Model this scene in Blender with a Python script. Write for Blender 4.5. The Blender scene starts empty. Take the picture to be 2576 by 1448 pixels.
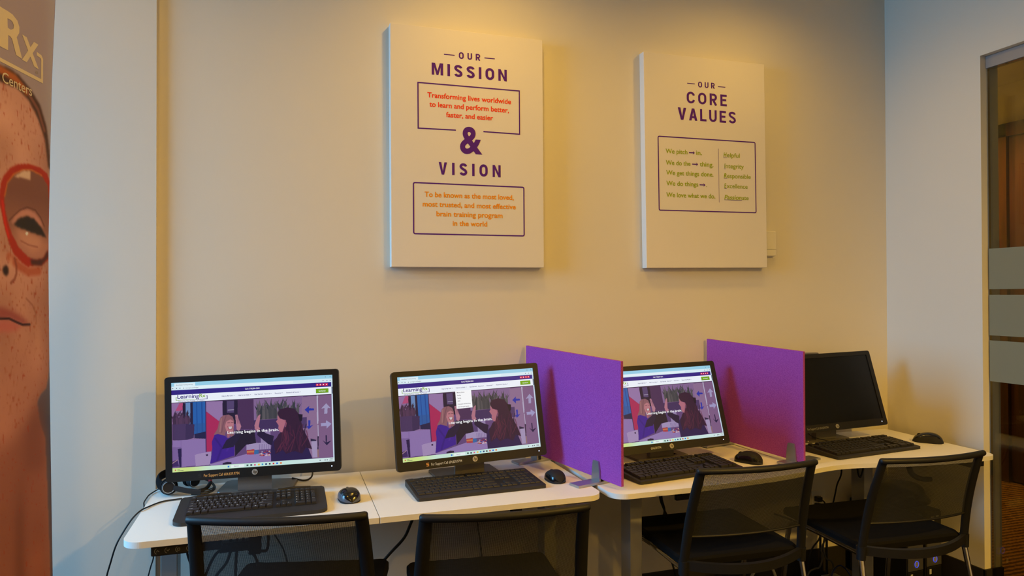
import bpy, bmesh, math, random
import numpy as np
from mathutils import Vector, Matrix
random.seed(7)
sc = bpy.context.scene
COL = sc.collection
PI = math.pi

# ------------------------------------------------------------------ camera
cam = bpy.data.objects.new('camera', bpy.data.cameras.new('camera'))
COL.objects.link(cam)
cam.data.sensor_width = 36.0
cam.data.lens = 1745.0 / 2576.0 * 36.0
cam.data.clip_start = 0.02
cam.location = (0.0, -2.635, 1.29)
cam.matrix_world = (Matrix.Translation((0.0, -2.635, 1.29)) @ Matrix.Rotation(-0.3187, 4, 'Z')
                    @ Matrix.Rotation(PI / 2 + 0.0093, 4, 'X') @ Matrix.Rotation(-0.0027, 4, 'Z'))
sc.camera = cam

# ------------------------------------------------------------------ colour management
sc.view_settings.view_transform = 'Standard'
sc.view_settings.look = 'None'
sc.view_settings.gamma = 1.0
sc.view_settings.use_curve_mapping = False
sc.view_settings.exposure = 0.0

# ------------------------------------------------------------------ world and lights
wd = bpy.data.worlds.new('world'); sc.world = wd; wd.use_nodes = True
wd.node_tree.nodes['Background'].inputs[0].default_value = (0.75, 0.85, 1.0, 1)
wd.node_tree.nodes['Background'].inputs[1].default_value = 0.35

def area(name, loc, target, sx, sy, power, col, spread=PI):
    l = bpy.data.lights.new(name, 'AREA'); l.shape = 'RECTANGLE'; l.size = sx; l.size_y = sy
    l.energy = power; l.color = col; l.spread = spread
    o = bpy.data.objects.new(name, l); COL.objects.link(o); o.location = loc
    o.rotation_euler = (Vector(target) - Vector(loc)).to_track_quat('-Z', 'Y').to_euler()
    return o

def spot(name, loc, target, power, col, ang=100, blend=0.9, r=0.06):
    l = bpy.data.lights.new(name, 'SPOT'); l.energy = power; l.color = col
    l.spot_size = math.radians(ang); l.spot_blend = blend; l.shadow_soft_size = r
    o = bpy.data.objects.new(name, l); COL.objects.link(o); o.location = loc
    o.rotation_euler = (Vector(target) - Vector(loc)).to_track_quat('-Z', 'Y').to_euler()
    return o

DAY = (0.17, 0.56, 1.0)
WARM = (1.0, 0.57, 0.08)
area('window_daylight', (-2.93, -0.80, 1.84), (-0.75, -0.70, 0.55), 1.1, 1.7, 68, DAY, math.radians(116))
spot('ceiling_spot', (0.72, -0.55, 2.70), (0.72, -0.30, 0.0), 16.5, WARM, 168, 0.8, 0.06)
spot('ceiling_spot', (0.72, -1.10, 2.70), (0.72, -0.90, 0.0), 15, WARM, 168, 0.8, 0.06)
spot('ceiling_spot', (1.88, -0.58, 2.70), (1.93, -0.45, 0.0), 15, WARM, 168, 0.8, 0.06)
spot('ceiling_spot', (-0.6, -0.60, 2.70), (-0.6, -0.50, 0.0), 7, WARM, 168, 0.8, 0.06)
spot('ceiling_spot', (-0.3, -1.90, 2.70), (-0.3, -1.80, 0.0), 38, WARM, 168, 0.8, 0.06)
spot('ceiling_spot', (2.2, -3.20, 2.70), (2.2, -3.20, 0.0), 300, WARM, 168, 0.8, 0.06)
spot('ceiling_spot', (0.2, -4.40, 2.70), (0.2, -4.40, 0.0), 120, WARM, 168, 0.8, 0.06)
spot('corridor_spot', (4.05, 0.75, 2.50), (4.2, 0.8, 0.0), 100, WARM, 168, 0.8, 0.06)

# ------------------------------------------------------------------ materials
def lin(c):
    return tuple(((v / 255.0) / 12.92 if v / 255.0 <= 0.04045 else ((v / 255.0 + 0.055) / 1.055) ** 2.4) for v in c)

def mat(name, rgb, rough=0.5, metal=0.0, spec=0.5, noise=None, bump=None, emit=None, estr=1.0, coat=0.0):
    m = bpy.data.materials.new(name); m.use_nodes = True
    nt = m.node_tree; b = nt.nodes['Principled BSDF']
    c = lin(rgb) + (1.0,)
    b.inputs['Base Color'].default_value = c
    b.inputs['Roughness'].default_value = rough
    b.inputs['Metallic'].default_value = metal
    b.inputs['Specular IOR Level'].default_value = spec
    if coat: b.inputs['Coat Weight'].default_value = coat
    if emit:
        b.inputs['Emission Color'].default_value = lin(emit) + (1,)
        b.inputs['Emission Strength'].default_value = estr
    if noise or bump:
        tc = nt.nodes.new('ShaderNodeTexCoord')
    if noise:   # (scale, second colour, detail)
        n = nt.nodes.new('ShaderNodeTexNoise'); n.inputs['Scale'].default_value = noise[0]; n.inputs['Detail'].default_value = noise[2]
        r = nt.nodes.new('ShaderNodeValToRGB')
        r.color_ramp.elements[0].position = 0.35; r.color_ramp.elements[0].color = c
        r.color_ramp.elements[1].position = 0.65; r.color_ramp.elements[1].color = lin(noise[1]) + (1,)
        nt.links.new(tc.outputs['Object'], n.inputs['Vector']); nt.links.new(n.outputs['Fac'], r.inputs['Fac'])
        nt.links.new(r.outputs['Color'], b.inputs['Base Color'])
    if bump:    # (scale, strength)
        n = nt.nodes.new('ShaderNodeTexNoise'); n.inputs['Scale'].default_value = bump[0]; n.inputs['Detail'].default_value = 4
        bp = nt.nodes.new('ShaderNodeBump'); bp.inputs['Strength'].default_value = bump[1]; bp.inputs['Distance'].default_value = 0.002
        nt.links.new(tc.outputs['Object'], n.inputs['Vector']); nt.links.new(n.outputs['Fac'], bp.inputs['Height'])
        nt.links.new(bp.outputs['Normal'], b.inputs['Normal'])
    return m

def vcol_mat(name, emit=0.0, rough=0.6):
    m = bpy.data.materials.new(name); m.use_nodes = True
    nt = m.node_tree; b = nt.nodes['Principled BSDF']
    a = nt.nodes.new('ShaderNodeVertexColor'); a.layer_name = 'print'
    b.inputs['Roughness'].default_value = rough
    if emit:
        b.inputs['Base Color'].default_value = (0.01, 0.01, 0.012, 1)
        b.inputs['Specular IOR Level'].default_value = 0.25
        nt.links.new(a.outputs['Color'], b.inputs['Emission Color']); b.inputs['Emission Strength'].default_value = emit
    else:
        b.inputs['Specular IOR Level'].default_value = 0.25
        nt.links.new(a.outputs['Color'], b.inputs['Base Color'])
    return m

def mesh_fabric():
    m = bpy.data.materials.new('chair_mesh_fabric'); m.use_nodes = True
    nt = m.node_tree; L = nt.links
    b = nt.nodes['Principled BSDF']; out = nt.nodes['Material Output']
    b.inputs['Base Color'].default_value = (0.012, 0.013, 0.016, 1); b.inputs['Roughness'].default_value = 0.7
    tc = nt.nodes.new('ShaderNodeTexCoord'); sp = nt.nodes.new('ShaderNodeSeparateXYZ'); L.new(tc.outputs['Object'], sp.inputs[0])
    def holes(axis, pitch, cut):
        k = nt.nodes.new('ShaderNodeMath'); k.operation = 'MULTIPLY'; k.inputs[1].default_value = 2 * PI / pitch; L.new(sp.outputs[axis], k.inputs[0])
        s = nt.nodes.new('ShaderNodeMath'); s.operation = 'SINE'; L.new(k.outputs[0], s.inputs[0])
        g = nt.nodes.new('ShaderNodeMath'); g.operation = 'GREATER_THAN'; g.inputs[1].default_value = cut; L.new(s.outputs[0], g.inputs[0])
        return g
    h = holes('X', 0.0024, 0.14); v = holes('Z', 0.0021, 0.14)
    mu = nt.nodes.new('ShaderNodeMath'); mu.operation = 'MULTIPLY'; L.new(h.outputs[0], mu.inputs[0]); L.new(v.outputs[0], mu.inputs[1])
    tr = nt.nodes.new('ShaderNodeBsdfTransparent'); mx = nt.nodes.new('ShaderNodeMixShader')
    L.new(mu.outputs[0], mx.inputs[0]); L.new(b.outputs[0], mx.inputs[1]); L.new(tr.outputs[0], mx.inputs[2]); L.new(mx.outputs[0], out.inputs[0])
    return m

def glass_mat():
    m = bpy.data.materials.new('door_glass'); m.use_nodes = True
    nt = m.node_tree; b = nt.nodes['Principled BSDF']; out = nt.nodes['Material Output']
    tr = nt.nodes.new('ShaderNodeBsdfTransparent'); tr.inputs[0].default_value = (0.86, 0.86, 0.74, 1)
    gl = nt.nodes.new('ShaderNodeBsdfGlossy'); gl.inputs['Roughness'].default_value = 0.02
    fr = nt.nodes.new('ShaderNodeFresnel'); fr.inputs[0].default_value = 1.45
    mx = nt.nodes.new('ShaderNodeMixShader'); L = nt.links
    L.new(fr.outputs[0], mx.inputs[0]); L.new(tr.outputs[0], mx.inputs[1]); L.new(gl.outputs[0], mx.inputs[2]); L.new(mx.outputs[0], out.inputs[0])
    return m

def frost_mat():
    m = bpy.data.materials.new('frosted_film'); m.use_nodes = True
    nt = m.node_tree; out = nt.nodes['Material Output']; L = nt.links
    d = nt.nodes.new('ShaderNodeBsdfDiffuse'); d.inputs[0].default_value = (0.48, 0.48, 0.36, 1)
    t = nt.nodes.new('ShaderNodeBsdfTranslucent'); t.inputs[0].default_value = (0.52, 0.52, 0.40, 1)
    tr = nt.nodes.new('ShaderNodeBsdfTransparent'); tr.inputs[0].default_value = (0.8, 0.86, 0.7, 1)
    m1 = nt.nodes.new('ShaderNodeMixShader'); m1.inputs[0].default_value = 0.5; L.new(d.outputs[0], m1.inputs[1]); L.new(t.outputs[0], m1.inputs[2])
    m2 = nt.nodes.new('ShaderNodeMixShader'); m2.inputs[0].default_value = 0.12; L.new(m1.outputs[0], m2.inputs[1]); L.new(tr.outputs[0], m2.inputs[2])
    L.new(m2.outputs[0], out.inputs[0])
    return m

def carpet_mat():
    m = mat('striped_carpet', (96, 66, 40), 0.95, spec=0.1)
    nt = m.node_tree; b = nt.nodes['Principled BSDF']; L = nt.links
    tc = nt.nodes.new('ShaderNodeTexCoord')
    w = nt.nodes.new('ShaderNodeTexWave'); w.wave_type = 'BANDS'; w.bands_direction = 'Y'
    w.inputs['Scale'].default_value = 10.0; w.inputs['Distortion'].default_value = 3.0; w.inputs['Detail'].default_value = 3; w.inputs['Detail Scale'].default_value = 6
    r = nt.nodes.new('ShaderNodeValToRGB')
    r.color_ramp.elements[0].color = lin((66, 44, 28)) + (1,); r.color_ramp.elements[1].color = lin((140, 98, 58)) + (1,)
    L.new(tc.outputs['Object'], w.inputs['Vector']); L.new(w.outputs['Fac'], r.inputs['Fac']); L.new(r.outputs['Color'], b.inputs['Base Color'])
    return m

def wood_mat(name, a, c, rough=0.4):
    m = mat(name, a, rough)
    nt = m.node_tree; b = nt.nodes['Principled BSDF']; L = nt.links
    tc = nt.nodes.new('ShaderNodeTexCoord'); mp = nt.nodes.new('ShaderNodeMapping'); mp.inputs['Scale'].default_value = (14, 14, 0.8)
    n = nt.nodes.new('ShaderNodeTexNoise'); n.inputs['Scale'].default_value = 3; n.inputs['Detail'].default_value = 6
    r = nt.nodes.new('ShaderNodeValToRGB'); r.color_ramp.elements[0].position = 0.3; r.color_ramp.elements[1].position = 0.7
    r.color_ramp.elements[0].color = lin(a) + (1,); r.color_ramp.elements[1].color = lin(c) + (1,)
    L.new(tc.outputs['Object'], mp.inputs[0]); L.new(mp.outputs[0], n.inputs['Vector']); L.new(n.outputs['Fac'], r.inputs['Fac']); L.new(r.outputs['Color'], b.inputs['Base Color'])
    return m

M = dict(
    wall=mat('wall_paint', (226, 220, 207), 0.85, spec=0.2, bump=(180, 0.08)),
    ceil=mat('ceiling_paint', (228, 226, 220), 0.9, spec=0.2),
    base=mat('rubber_baseboard', (38, 34, 32), 0.6),
    carpet=carpet_mat(),
    darkcarpet=mat('charcoal_carpet', (38, 35, 33), 0.95, spec=0.1, noise=(240, (50, 46, 43), 6), bump=(400, 0.4)),
    white=mat('white_laminate', (236, 233, 226), 0.45, spec=0.4),
    legmetal=mat('silver_leg', (160, 160, 160), 0.45, 0.3),
    darkmetal=mat('dark_metal', (60, 60, 62), 0.5, 0.4),
    canvas=mat('canvas_print', (232, 226, 216), 0.85, spec=0.15, bump=(900, 0.05)),
    purple=mat('purple_ink', (92, 44, 140), 0.8, spec=0.1),
    red=mat('red_ink', (240, 62, 30), 0.8, spec=0.1),
    orange=mat('orange_ink', (240, 146, 0), 0.8, spec=0.1),
    green=mat('green_ink', (150, 172, 4), 0.8, spec=0.1),
    felt=mat('purple_felt', (152, 66, 160), 0.95, spec=0.1, noise=(330, (174, 86, 180), 8), bump=(600, 0.25)),
    alu=mat('brushed_aluminium', (176, 178, 182), 0.35, 0.85),
    black=mat('black_plastic', (26, 25, 25), 0.42, spec=0.45),
    kbody=mat('keyboard_plastic', (44, 42, 40), 0.5, spec=0.4),
    key=mat('key_plastic', (40, 38, 37), 0.5, spec=0.4),
    legend=mat('key_legend', (225, 228, 232), 0.6),
    legenddim=mat('key_legend_dim', (128, 126, 124), 0.6),
    bezel=mat('monitor_bezel', (23, 21, 20), 0.45, spec=0.4),
    stand=mat('monitor_stand_grey', (112, 110, 110), 0.4, 0.3),
    standdark=mat('monitor_base_grey', (84, 80, 78), 0.32, 0.2),
    offscreen=mat('dark_screen_panel', (16, 15, 16), 0.28, spec=0.35),
    badge=mat('silver_badge', (186, 184, 180), 0.35, 0.4),
    led=mat('power_light', (220, 230, 255), 0.4, emit=(200, 220, 255), estr=1.2),
    sticker=mat('sticker_orange', (222, 160, 84), 0.6),
    stickerw=mat('sticker_pale', (200, 205, 208), 0.6),
    glossy=mat('glossy_black', (18, 18, 20), 0.16, spec=0.6),
    grey=mat('mouse_grey', (84, 88, 98), 0.3, spec=0.5),
    rubber=mat('matte_rubber', (34, 33, 35), 0.7, spec=0.3),
    foam=mat('black_foam', (20, 19, 21), 0.95, spec=0.15, bump=(260, 0.4)),
    ring=mat('pale_ring', (170, 185, 200), 0.4),
    cord=mat('black_cord', (20, 20, 22), 0.5),
    cordwhite=mat('white_cord', (190, 188, 180), 0.5),
    cordgrey=mat('grey_cord', (96, 94, 90), 0.5),
    cordblue=mat('blue_cord', (26, 44, 120), 0.5),
    redtip=mat('red_plug', (170, 20, 30), 0.5),
    chairblack=mat('chair_plastic', (20, 20, 23), 0.5, spec=0.4),
    seat=mat('seat_fabric', (15, 14, 15), 0.9, spec=0.15, bump=(600, 0.3)),
    chrome=mat('chrome_tube', (205, 205, 208), 0.12, 1.0),
    meshf=mesh_fabric(),
    plate=mat('white_plate', (228, 224, 214), 0.5),
    tower=mat('tower_black', (20, 20, 22), 0.5),
    towersilver=mat('tower_silver', (104, 104, 110), 0.4, 0.5),
    blueglow=mat('blue_ring_light', (60, 80, 220), 0.4, emit=(60, 80, 235), estr=0.9),
    bag=mat('black_plastic_film', (14, 14, 15), 0.2, spec=0.6, bump=(22, 0.9)),
    glass=glass_mat(), frost=frost_mat(),
    rail=mat('door_rail_metal', (168, 168, 172), 0.4, 0.5),
    woodd=wood_mat('dark_wood', (44, 22, 14), (74, 38, 24), 0.35),
    print=vcol_mat('banner_print', 0.0, 0.55),
    screenm=vcol_mat('lit_screen', 0.95, 0.3),
    s_white=mat('screen_white', (10, 10, 10), 0.3, emit=(245, 248, 252), estr=0.95),
    s_navy=mat('screen_navy', (10, 10, 10), 0.3, emit=(44, 26, 120), estr=0.95),
    s_green=mat('screen_green', (10, 10, 10), 0.3, emit=(120, 170, 20), estr=0.95),
    s_dark=mat('screen_dark', (10, 10, 10), 0.3, emit=(70, 56, 84), estr=0.9),
    s_red=mat('screen_red', (10, 10, 10), 0.3, emit=(214, 24, 56), estr=0.95),
    bannerlogo=mat('banner_cream', (204, 194, 192), 0.6),
    sky=mat('window_frame_white', (225, 225, 222), 0.5),
)

# ------------------------------------------------------------------ mesh helpers
class MB:
    def __init__(s): s.v = []; s.f = []; s.m = []
    def add(s, verts, faces, mi=0):
        o = len(s.v); s.v += [tuple(map(float, p)) for p in verts]
        for f in faces: s.f.append(tuple(i + o for i in f)); s.m.append(mi)
        return s
    def bm(s, b, mi=0):
        b.verts.index_update(); s.add([tuple(v.co) for v in b.verts], [[v.index for v in f.verts] for f in b.faces], mi); b.free(); return s
    def box(s, x0, x1, y0, y1, z0, z1, mi=0, bev=0.0, seg=2):
        b = bmesh.new(); bmesh.ops.create_cube(b, size=1)
        for v in b.verts:
            v.co = Vector(((x0 + x1) / 2 + v.co.x * (x1 - x0), (y0 + y1) / 2 + v.co.y * (y1 - y0), (z0 + z1) / 2 + v.co.z * (z1 - z0)))
        if bev: bmesh.ops.bevel(b, geom=b.edges[:], offset=bev, segments=seg, profile=0.5, affect='EDGES')
        return s.bm(b, mi)
    def prism(s, pts, z0, z1, mi=0, bev=0.0, mapf=None, top=None, seg=2):
        """pts 2D counter-clockwise outline; extruded between z0 and z1 (top: function (x,y)->z of the upper face)."""
        b = bmesh.new()
        lo = [b.verts.new((p[0], p[1], z0)) for p in pts]
        hi = [b.verts.new((p[0], p[1], top(*p) if top else z1)) for p in pts]
        n = len(pts)
        ft = b.faces.new(hi); b.faces.new(lo[::-1])
        for i in range(n): b.faces.new((lo[i], lo[(i + 1) % n], hi[(i + 1) % n], hi[i]))
        if bev: bmesh.ops.bevel(b, geom=list(ft.edges), offset=bev, segments=seg, profile=0.5, affect='EDGES')
        if mapf:
            for v in b.verts: v.co = Vector(mapf(*v.co))
        bmesh.ops.recalc_face_normals(b, faces=b.faces[:])
        return s.bm(b, mi)
    def tube(s, pts, r, n=10, mi=0, smooth=0, flat=None, cap=True):
        P = [Vector(p) for p in pts]
        if smooth: P = catmull(P, smooth)
        m = len(P); R = r if hasattr(r, '__len__') else None
        if R is not None and len(R) != m: R = list(np.interp(np.linspace(0, 1, m), np.linspace(0, 1, len(R)), R))
        rings = []; up = None
        for i in range(m):
            t = (P[min(i + 1, m - 1)] - P[max(i - 1, 0)]).normalized()
            if up is None:
                up = Vector((0, 0, 1)) if abs(t.z) < 0.9 else Vector((0, 1, 0))
            a = (up - t * up.dot(t)).normalized(); c = t.cross(a); up = a
            rr = R[i] if R is not None else r
            fa, fc = flat if flat else (1, 1)
            rings.append([P[i] + (a * math.cos(2 * PI * k / n) * fa + c * math.sin(2 * PI * k / n) * fc) * rr for k in range(n)])
        V = [p for q in rings for p in q]; F = []
        for i in range(m - 1):
            for k in range(n):
                F.append((i * n + k, i * n + (k + 1) % n, (i + 1) * n + (k + 1) % n, (i + 1) * n + k))
        if cap: F.append(tuple(range(n))[::-1]); F.append(tuple((m - 1) * n + k for k in range(n)))
        return s.add(V, F, mi)
    def lathe(s, prof, n=28, mi=0, mapf=None):
        V = []; F = []
        for r, z in prof:
            for k in range(n): V.append((r * math.cos(2 * PI * k / n), r * math.sin(2 * PI * k / n), z))
        for i in range(len(prof) - 1):
            for k in range(n): F.append((i * n + k, i * n + (k + 1) % n, (i + 1) * n + (k + 1) % n, (i + 1) * n + k))
        F.append(tuple(range(n))[::-1]); F.append(tuple((len(prof) - 1) * n + k for k in range(n)))
        if mapf: V = [mapf(*v) for v in V]
        return s.add(V, F, mi)
    def ribbon(s, pts, w, mapf, mi=0, closed=False):
        """flat stroke of width w along a 2D polyline with mitred joints"""
        P = [Vector((p[0], p[1])) for p in pts]; n = len(P); V = []; F = []
        for i in range(n):
            a = P[i - 1] if (i > 0 or closed) else None; b = P[(i + 1) % n] if (i < n - 1 or closed) else None
            d1 = (P[i] - a).normalized() if a is not None else (b - P[i]).normalized()
            d2 = (b - P[i]).normalized() if b is not None else d1
            n1 = Vector((-d1.y, d1.x)); n2 = Vector((-d2.y, d2.x)); mm = (n1 + n2)
            mm = mm.normalized() if mm.length > 1e-6 else n1
            k = w / 2 / max(0.35, mm.dot(n1))
            for sg in (-1, 1): q = P[i] + mm * k * sg; V.append(mapf(q.x, q.y))
        m = n if closed else n - 1
        for i in range(m):
            j = (i + 1) % n; F.append((2 * i, 2 * j, 2 * j + 1, 2 * i + 1))
        return s.add(V, F, mi)
    def poly(s, pts, mapf, mi=0): return s.add([mapf(*p) for p in pts], [tuple(range(len(pts)))], mi)
    def disc(s, cx, cy, rx, ry, mapf, mi=0, n=20): return s.poly([(cx + rx * math.cos(2 * PI * k / n), cy + ry * math.sin(2 * PI * k / n)) for k in range(n)], mapf, mi)
    def build(s, name, mats, parent=None, smooth=False):
        me = bpy.data.meshes.new(name); me.from_pydata(s.v, [], s.f)
        for m_ in (mats if isinstance(mats, (list, tuple)) else [mats]): me.materials.append(m_)
        me.polygons.foreach_set('material_index', s.m)
        if smooth:
            me.polygons.foreach_set('use_smooth', [True] * len(s.f))
            try: me.set_sharp_from_angle(angle=math.radians(40))
            except Exception: pass
        me.update()
        o = bpy.data.objects.new(name, me); COL.objects.link(o)
        if parent: o.parent = parent
        return o

def catmull(P, sub):
    out = []; n = len(P)
    for i in range(n - 1):
        p0, p1, p2, p3 = P[max(i - 1, 0)], P[i], P[i + 1], P[min(i + 2, n - 1)]
        for k in range(sub):
            t = k / sub
            out.append(0.5 * ((2 * p1) + (p2 - p0) * t + (2 * p0 - 5 * p1 + 4 * p2 - p3) * t * t + (3 * p1 - p0 - 3 * p2 + p3) * t ** 3))
    out.append(P[-1]); return out

def rrect(x0, x1, y0, y1, r, seg=6):
    rs = r if hasattr(r, '__len__') else (r, r, r, r)          # radii: bl, br, tr, tl
    out = []
    for (cx, cy, a0, rr) in ((x0 + rs[0], y0 + rs[0], PI, rs[0]), (x1 - rs[1], y0 + rs[1], 1.5 * PI, rs[1]), (x1 - rs[2], y1 - rs[2], 0, rs[2]), (x0 + rs[3], y1 - rs[3], 0.5 * PI, rs[3])):
        if rr < 1e-6: out.append((cx, cy)); continue
        for k in range(seg + 1):
            a = a0 + 0.5 * PI * k / seg; out.append((cx + rr * math.cos(a), cy + rr * math.sin(a)))
    return out

def tag(o, label, cat, group=None):
    o['label'] = label; o['category'] = cat
    if group: o['group'] = group
    return o
def thing(name, label, cat, loc=(0, 0, 0), rz=0.0, group=None):
    o = bpy.data.objects.new(name, None); COL.objects.link(o); o.empty_display_size = 0.05
    o.location = loc; o.rotation_euler = (0, 0, rz)
    return tag(o, label, cat, group)
def struct(o, label=None):
    o['kind'] = 'structure'
    if label: o['label'] = label
    return o

# ------------------------------------------------------------------ lettering
_raw = {}
def raw(s, bold=0.0, shear=0.0, space=1.0):
    k = (s, bold, shear, space)
    if k not in _raw:
        cu = bpy.data.curves.new('lettering', 'FONT'); cu.body = s; cu.size = 1.0; cu.offset = bold; cu.shear = shear; cu.space_character = space; cu.resolution_u = 5
        ob = bpy.data.objects.new('lettering', cu); COL.objects.link(ob)
        bpy.context.view_layer.update()
        me = bpy.data.meshes.new_from_object(ob.evaluated_get(bpy.context.evaluated_depsgraph_get()))
        _raw[k] = ([tuple(v.co)[:2] for v in me.vertices], [tuple(p.vertices) for p in me.polygons])
        bpy.data.objects.remove(ob); bpy.data.curves.remove(cu); bpy.data.meshes.remove(me)
    return _raw[k]
CAP = 0.69
def lettering(mb, s, x0, x1, y, cap, mapf, mi=0, bold=0.0, shear=0.0, space=1.0):
    """the string s stretched to run from x0 to x1 on baseline y with capitals cap high"""
    V, F = raw(s, bold, shear, space)
    if not V: return mb
    a = min(p[0] for p in V); b = max(p[0] for p in V); k = cap / CAP
    sx = (x1 - x0) / max(b - a, 1e-6)
    return mb.add([mapf(x0 + (p[0] - a) * sx, y + p[1] * k) for p in V], F, mi)

def arc(cx, cy, rx, ry, a0, a1, n=10):
    return [(cx + rx * math.cos(math.radians(a0 + (a1 - a0) * i / n)), cy + ry * math.sin(math.radians(a0 + (a1 - a0) * i / n))) for i in range(n + 1)]
T_ = 0.19; h_ = T_ / 2
def heading_strokes(ch):
    """strokes (centre lines), filled outlines and width of the sans capitals used in the headings, on a unit-high letter"""
    lo, hi = h_, 1 - h_
    if ch == 'I': return [[(h_, 0), (h_, 1)]], [], T_
    if ch == 'L': return [[(h_, 1), (h_, lo), (0.52, lo)]], [], 0.52
    if ch == 'E': return [[(0.54, hi), (h_, hi), (h_, lo), (0.54, lo)], [(T_, 0.52), (0.49, 0.52)]], [], 0.54
    if ch == 'V': return [], [[(0, 1), (.21, 1), (.335, .28), (.46, 1), (.67, 1), (.435, 0), (.235, 0)]], 0.67
    if ch == 'A':
        l = [(0, 0), (.235, 1), (.335, 1), (.335, .70), (.275, .36), (.335, .36), (.335, .20), (.24, .20), (.20, 0)]
        return [], [l, [(.67 - x, y) for x, y in l]], 0.67
    if ch == 'N': return [], [[(0, 0), (0, 1), (.19, 1), (.49, .36), (.49, 1), (.68, 1), (.68, 0), (.49, 0), (.19, .64), (.19, 0)]], 0.68
    if ch == 'M': return [], [[(0, 0), (0, 1), (.25, 1), (.43, .34), (.61, 1), (.86, 1), (.86, 0), (.67, 0), (.67, .66), (.50, 0), (.36, 0), (.19, .66), (.19, 0)]], 0.86
    if ch == 'O': return [arc(0.34, 0.63, 0.34 - h_, 0.37 - h_, 0, 180, 12) + arc(0.34, 0.37, 0.34 - h_, 0.37 - h_, 180, 360, 12)], [], 0.68
    if ch == 'C': return [arc(0.34, 0.63, 0.34 - h_, 0.37 - h_, 12, 180, 12) + arc(0.34, 0.37, 0.34 - h_, 0.37 - h_, 180, 348, 12)], [], 0.66
    if ch == 'U': return [[(h_, 1), (h_, 0.35)] + arc(0.32, 0.35, 0.32 - h_, 0.35 - h_, 180, 360, 12)[1:-1] + [(0.64 - h_, 0.35), (0.64 - h_, 1)]], [], 0.64
    if ch == 'R': return [[(h_, 0), (h_, 1)], [(T_, hi), (0.33, hi)] + arc(0.34, 0.69, 0.18, 0.31 - h_, 90, -90, 10) + [(T_, 0.475)], [(0.32, 0.40), (0.53, 0.0)]], [], 0.62
    if ch == 'S': return [arc(0.31, 0.735, 0.215, 0.265 - h_, 8, 180, 10) + [(0.12, 0.66), (0.2, 0.575), (0.42, 0.45), (0.5, 0.37)] + arc(0.31, 0.265, 0.215, 0.265 - h_, 0, -172, 10)], [], 0.62
    return [], [], 0.3
def heading(mb, s, x0, x1, y, cap, mapf, mi=0, gap=0.24, t=T_):
    ws = [heading_strokes(c)[2] for c in s]; tot = sum(ws) + gap * (len(s) - 1); k = (x1 - x0) / tot; x = 0.0
    for c, w in zip(s, ws):
        st, fills, _ = heading_strokes(c)
        for n_, q in enumerate(st):
            def up(u, v, n_=n_):
                p = mapf(x0 + u * k, y + v * cap); return (p[0], p[1] - 0.00006 * n_, p[2])
            mb.ribbon([(x + px, py) for px, py in q], t, up, mi, closed=(c == 'O'))
        for q in fills: mb.poly([(x0 + (x + px) * k, y + py * cap) for px, py in q], mapf, mi)
        x += w + gap
    return mb

# ------------------------------------------------------------------ the room
HD = 0.64            # height of the desk tops
RW = 2.79            # face of the right wall
struct(MB().box(-3.1, RW + 0.035, -6.1, 2.6, -0.1, 0.0).build('floor', M['darkcarpet']))
struct(MB().box(RW + 0.035, 4.9, -6.1, 2.6, -0.1, 0.0).build('floor_corridor', M['carpet']))
struct(MB().box(-3.1, 4.9, -6.1, 2.6, 2.74, 2.84).build('ceiling', M['ceil']))
struct(MB().box(-3.1, RW, 0.0, 0.12, 0.0, 2.74).build('wall_back', M['wall']))
struct(MB().box(-3.0, -0.41, -0.018, 0.0, 0.0, 2.74).build('wall_left', M['wall']))
w = MB(); w.box(-3.1, -3.0, -0.12, 0.0, 0, 2.74); w.box(-3.1, -3.0, -6.1, -1.38, 0, 2.74); w.box(-3.1, -3.0, -1.38, -0.12, 0, 0.9); w.box(-3.1, -3.0, -1.38, -0.12, 2.7, 2.74)
struct(w.build('wall_window', M['wall']))
w = MB(); w.box(-3.08, -3.02, -1.38, -1.32, 0.9, 2.7); w.box(-3.08, -3.02, -0.18, -0.12, 0.9, 2.7); w.box(-3.08, -3.02, -1.32, -0.18, 0.9, 0.96); w.box(-3.08, -3.02, -1.32, -0.18, 2.64, 2.7); w.box(-3.08, -3.02, -0.77, -0.73, 0.96, 2.64)
struct(w.build('window_1', M['sky']))
struct(MB().box(-3.1, 4.9, -6.2, -6.1, 0, 2.74).build('wall_rear', M['wall']))
w = MB(); w.box(RW, RW + 0.1, -0.486, 2.6, 0, 2.74); w.box(RW, RW + 0.1, -6.1, -1.45, 0, 2.74); w.box(RW, RW + 0.1, -1.45, -0.486, 2.29, 2.74)
struct(w.build('wall_right', M['wall']))
struct(MB().box(4.78, 4.9, -6.1, 2.6, 0, 2.74).build('wall_corridor', M['wall']))
struct(MB().box(RW + 0.1, 4.9, 2.6, 2.7, 0, 2.74).build('wall_corridor_end', M['wall']))
struct(MB().box(-0.41, RW - 0.008, -0.008, 0.0, 0.0, 0.105, bev=0.002).build('baseboard_back', M['base']))
struct(MB().box(-3.0, -0.41, -0.026, -0.018, 0.0, 0.105, bev=0.002).build('baseboard_left', M['base']))
w = MB(); w.box(RW - 0.008, RW, -0.494, 0.0, 0.0, 0.135, bev=0.002); w.box(RW - 0.008, RW + 0.1, -0.494, -0.486, 0.0, 0.135)
struct(w.build('baseboard_right', M['base']))
struct(MB().box(4.77, 4.78, -6.1, 0.91, 0.0, 0.12).build('baseboard_corridor', M['base']))

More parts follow.
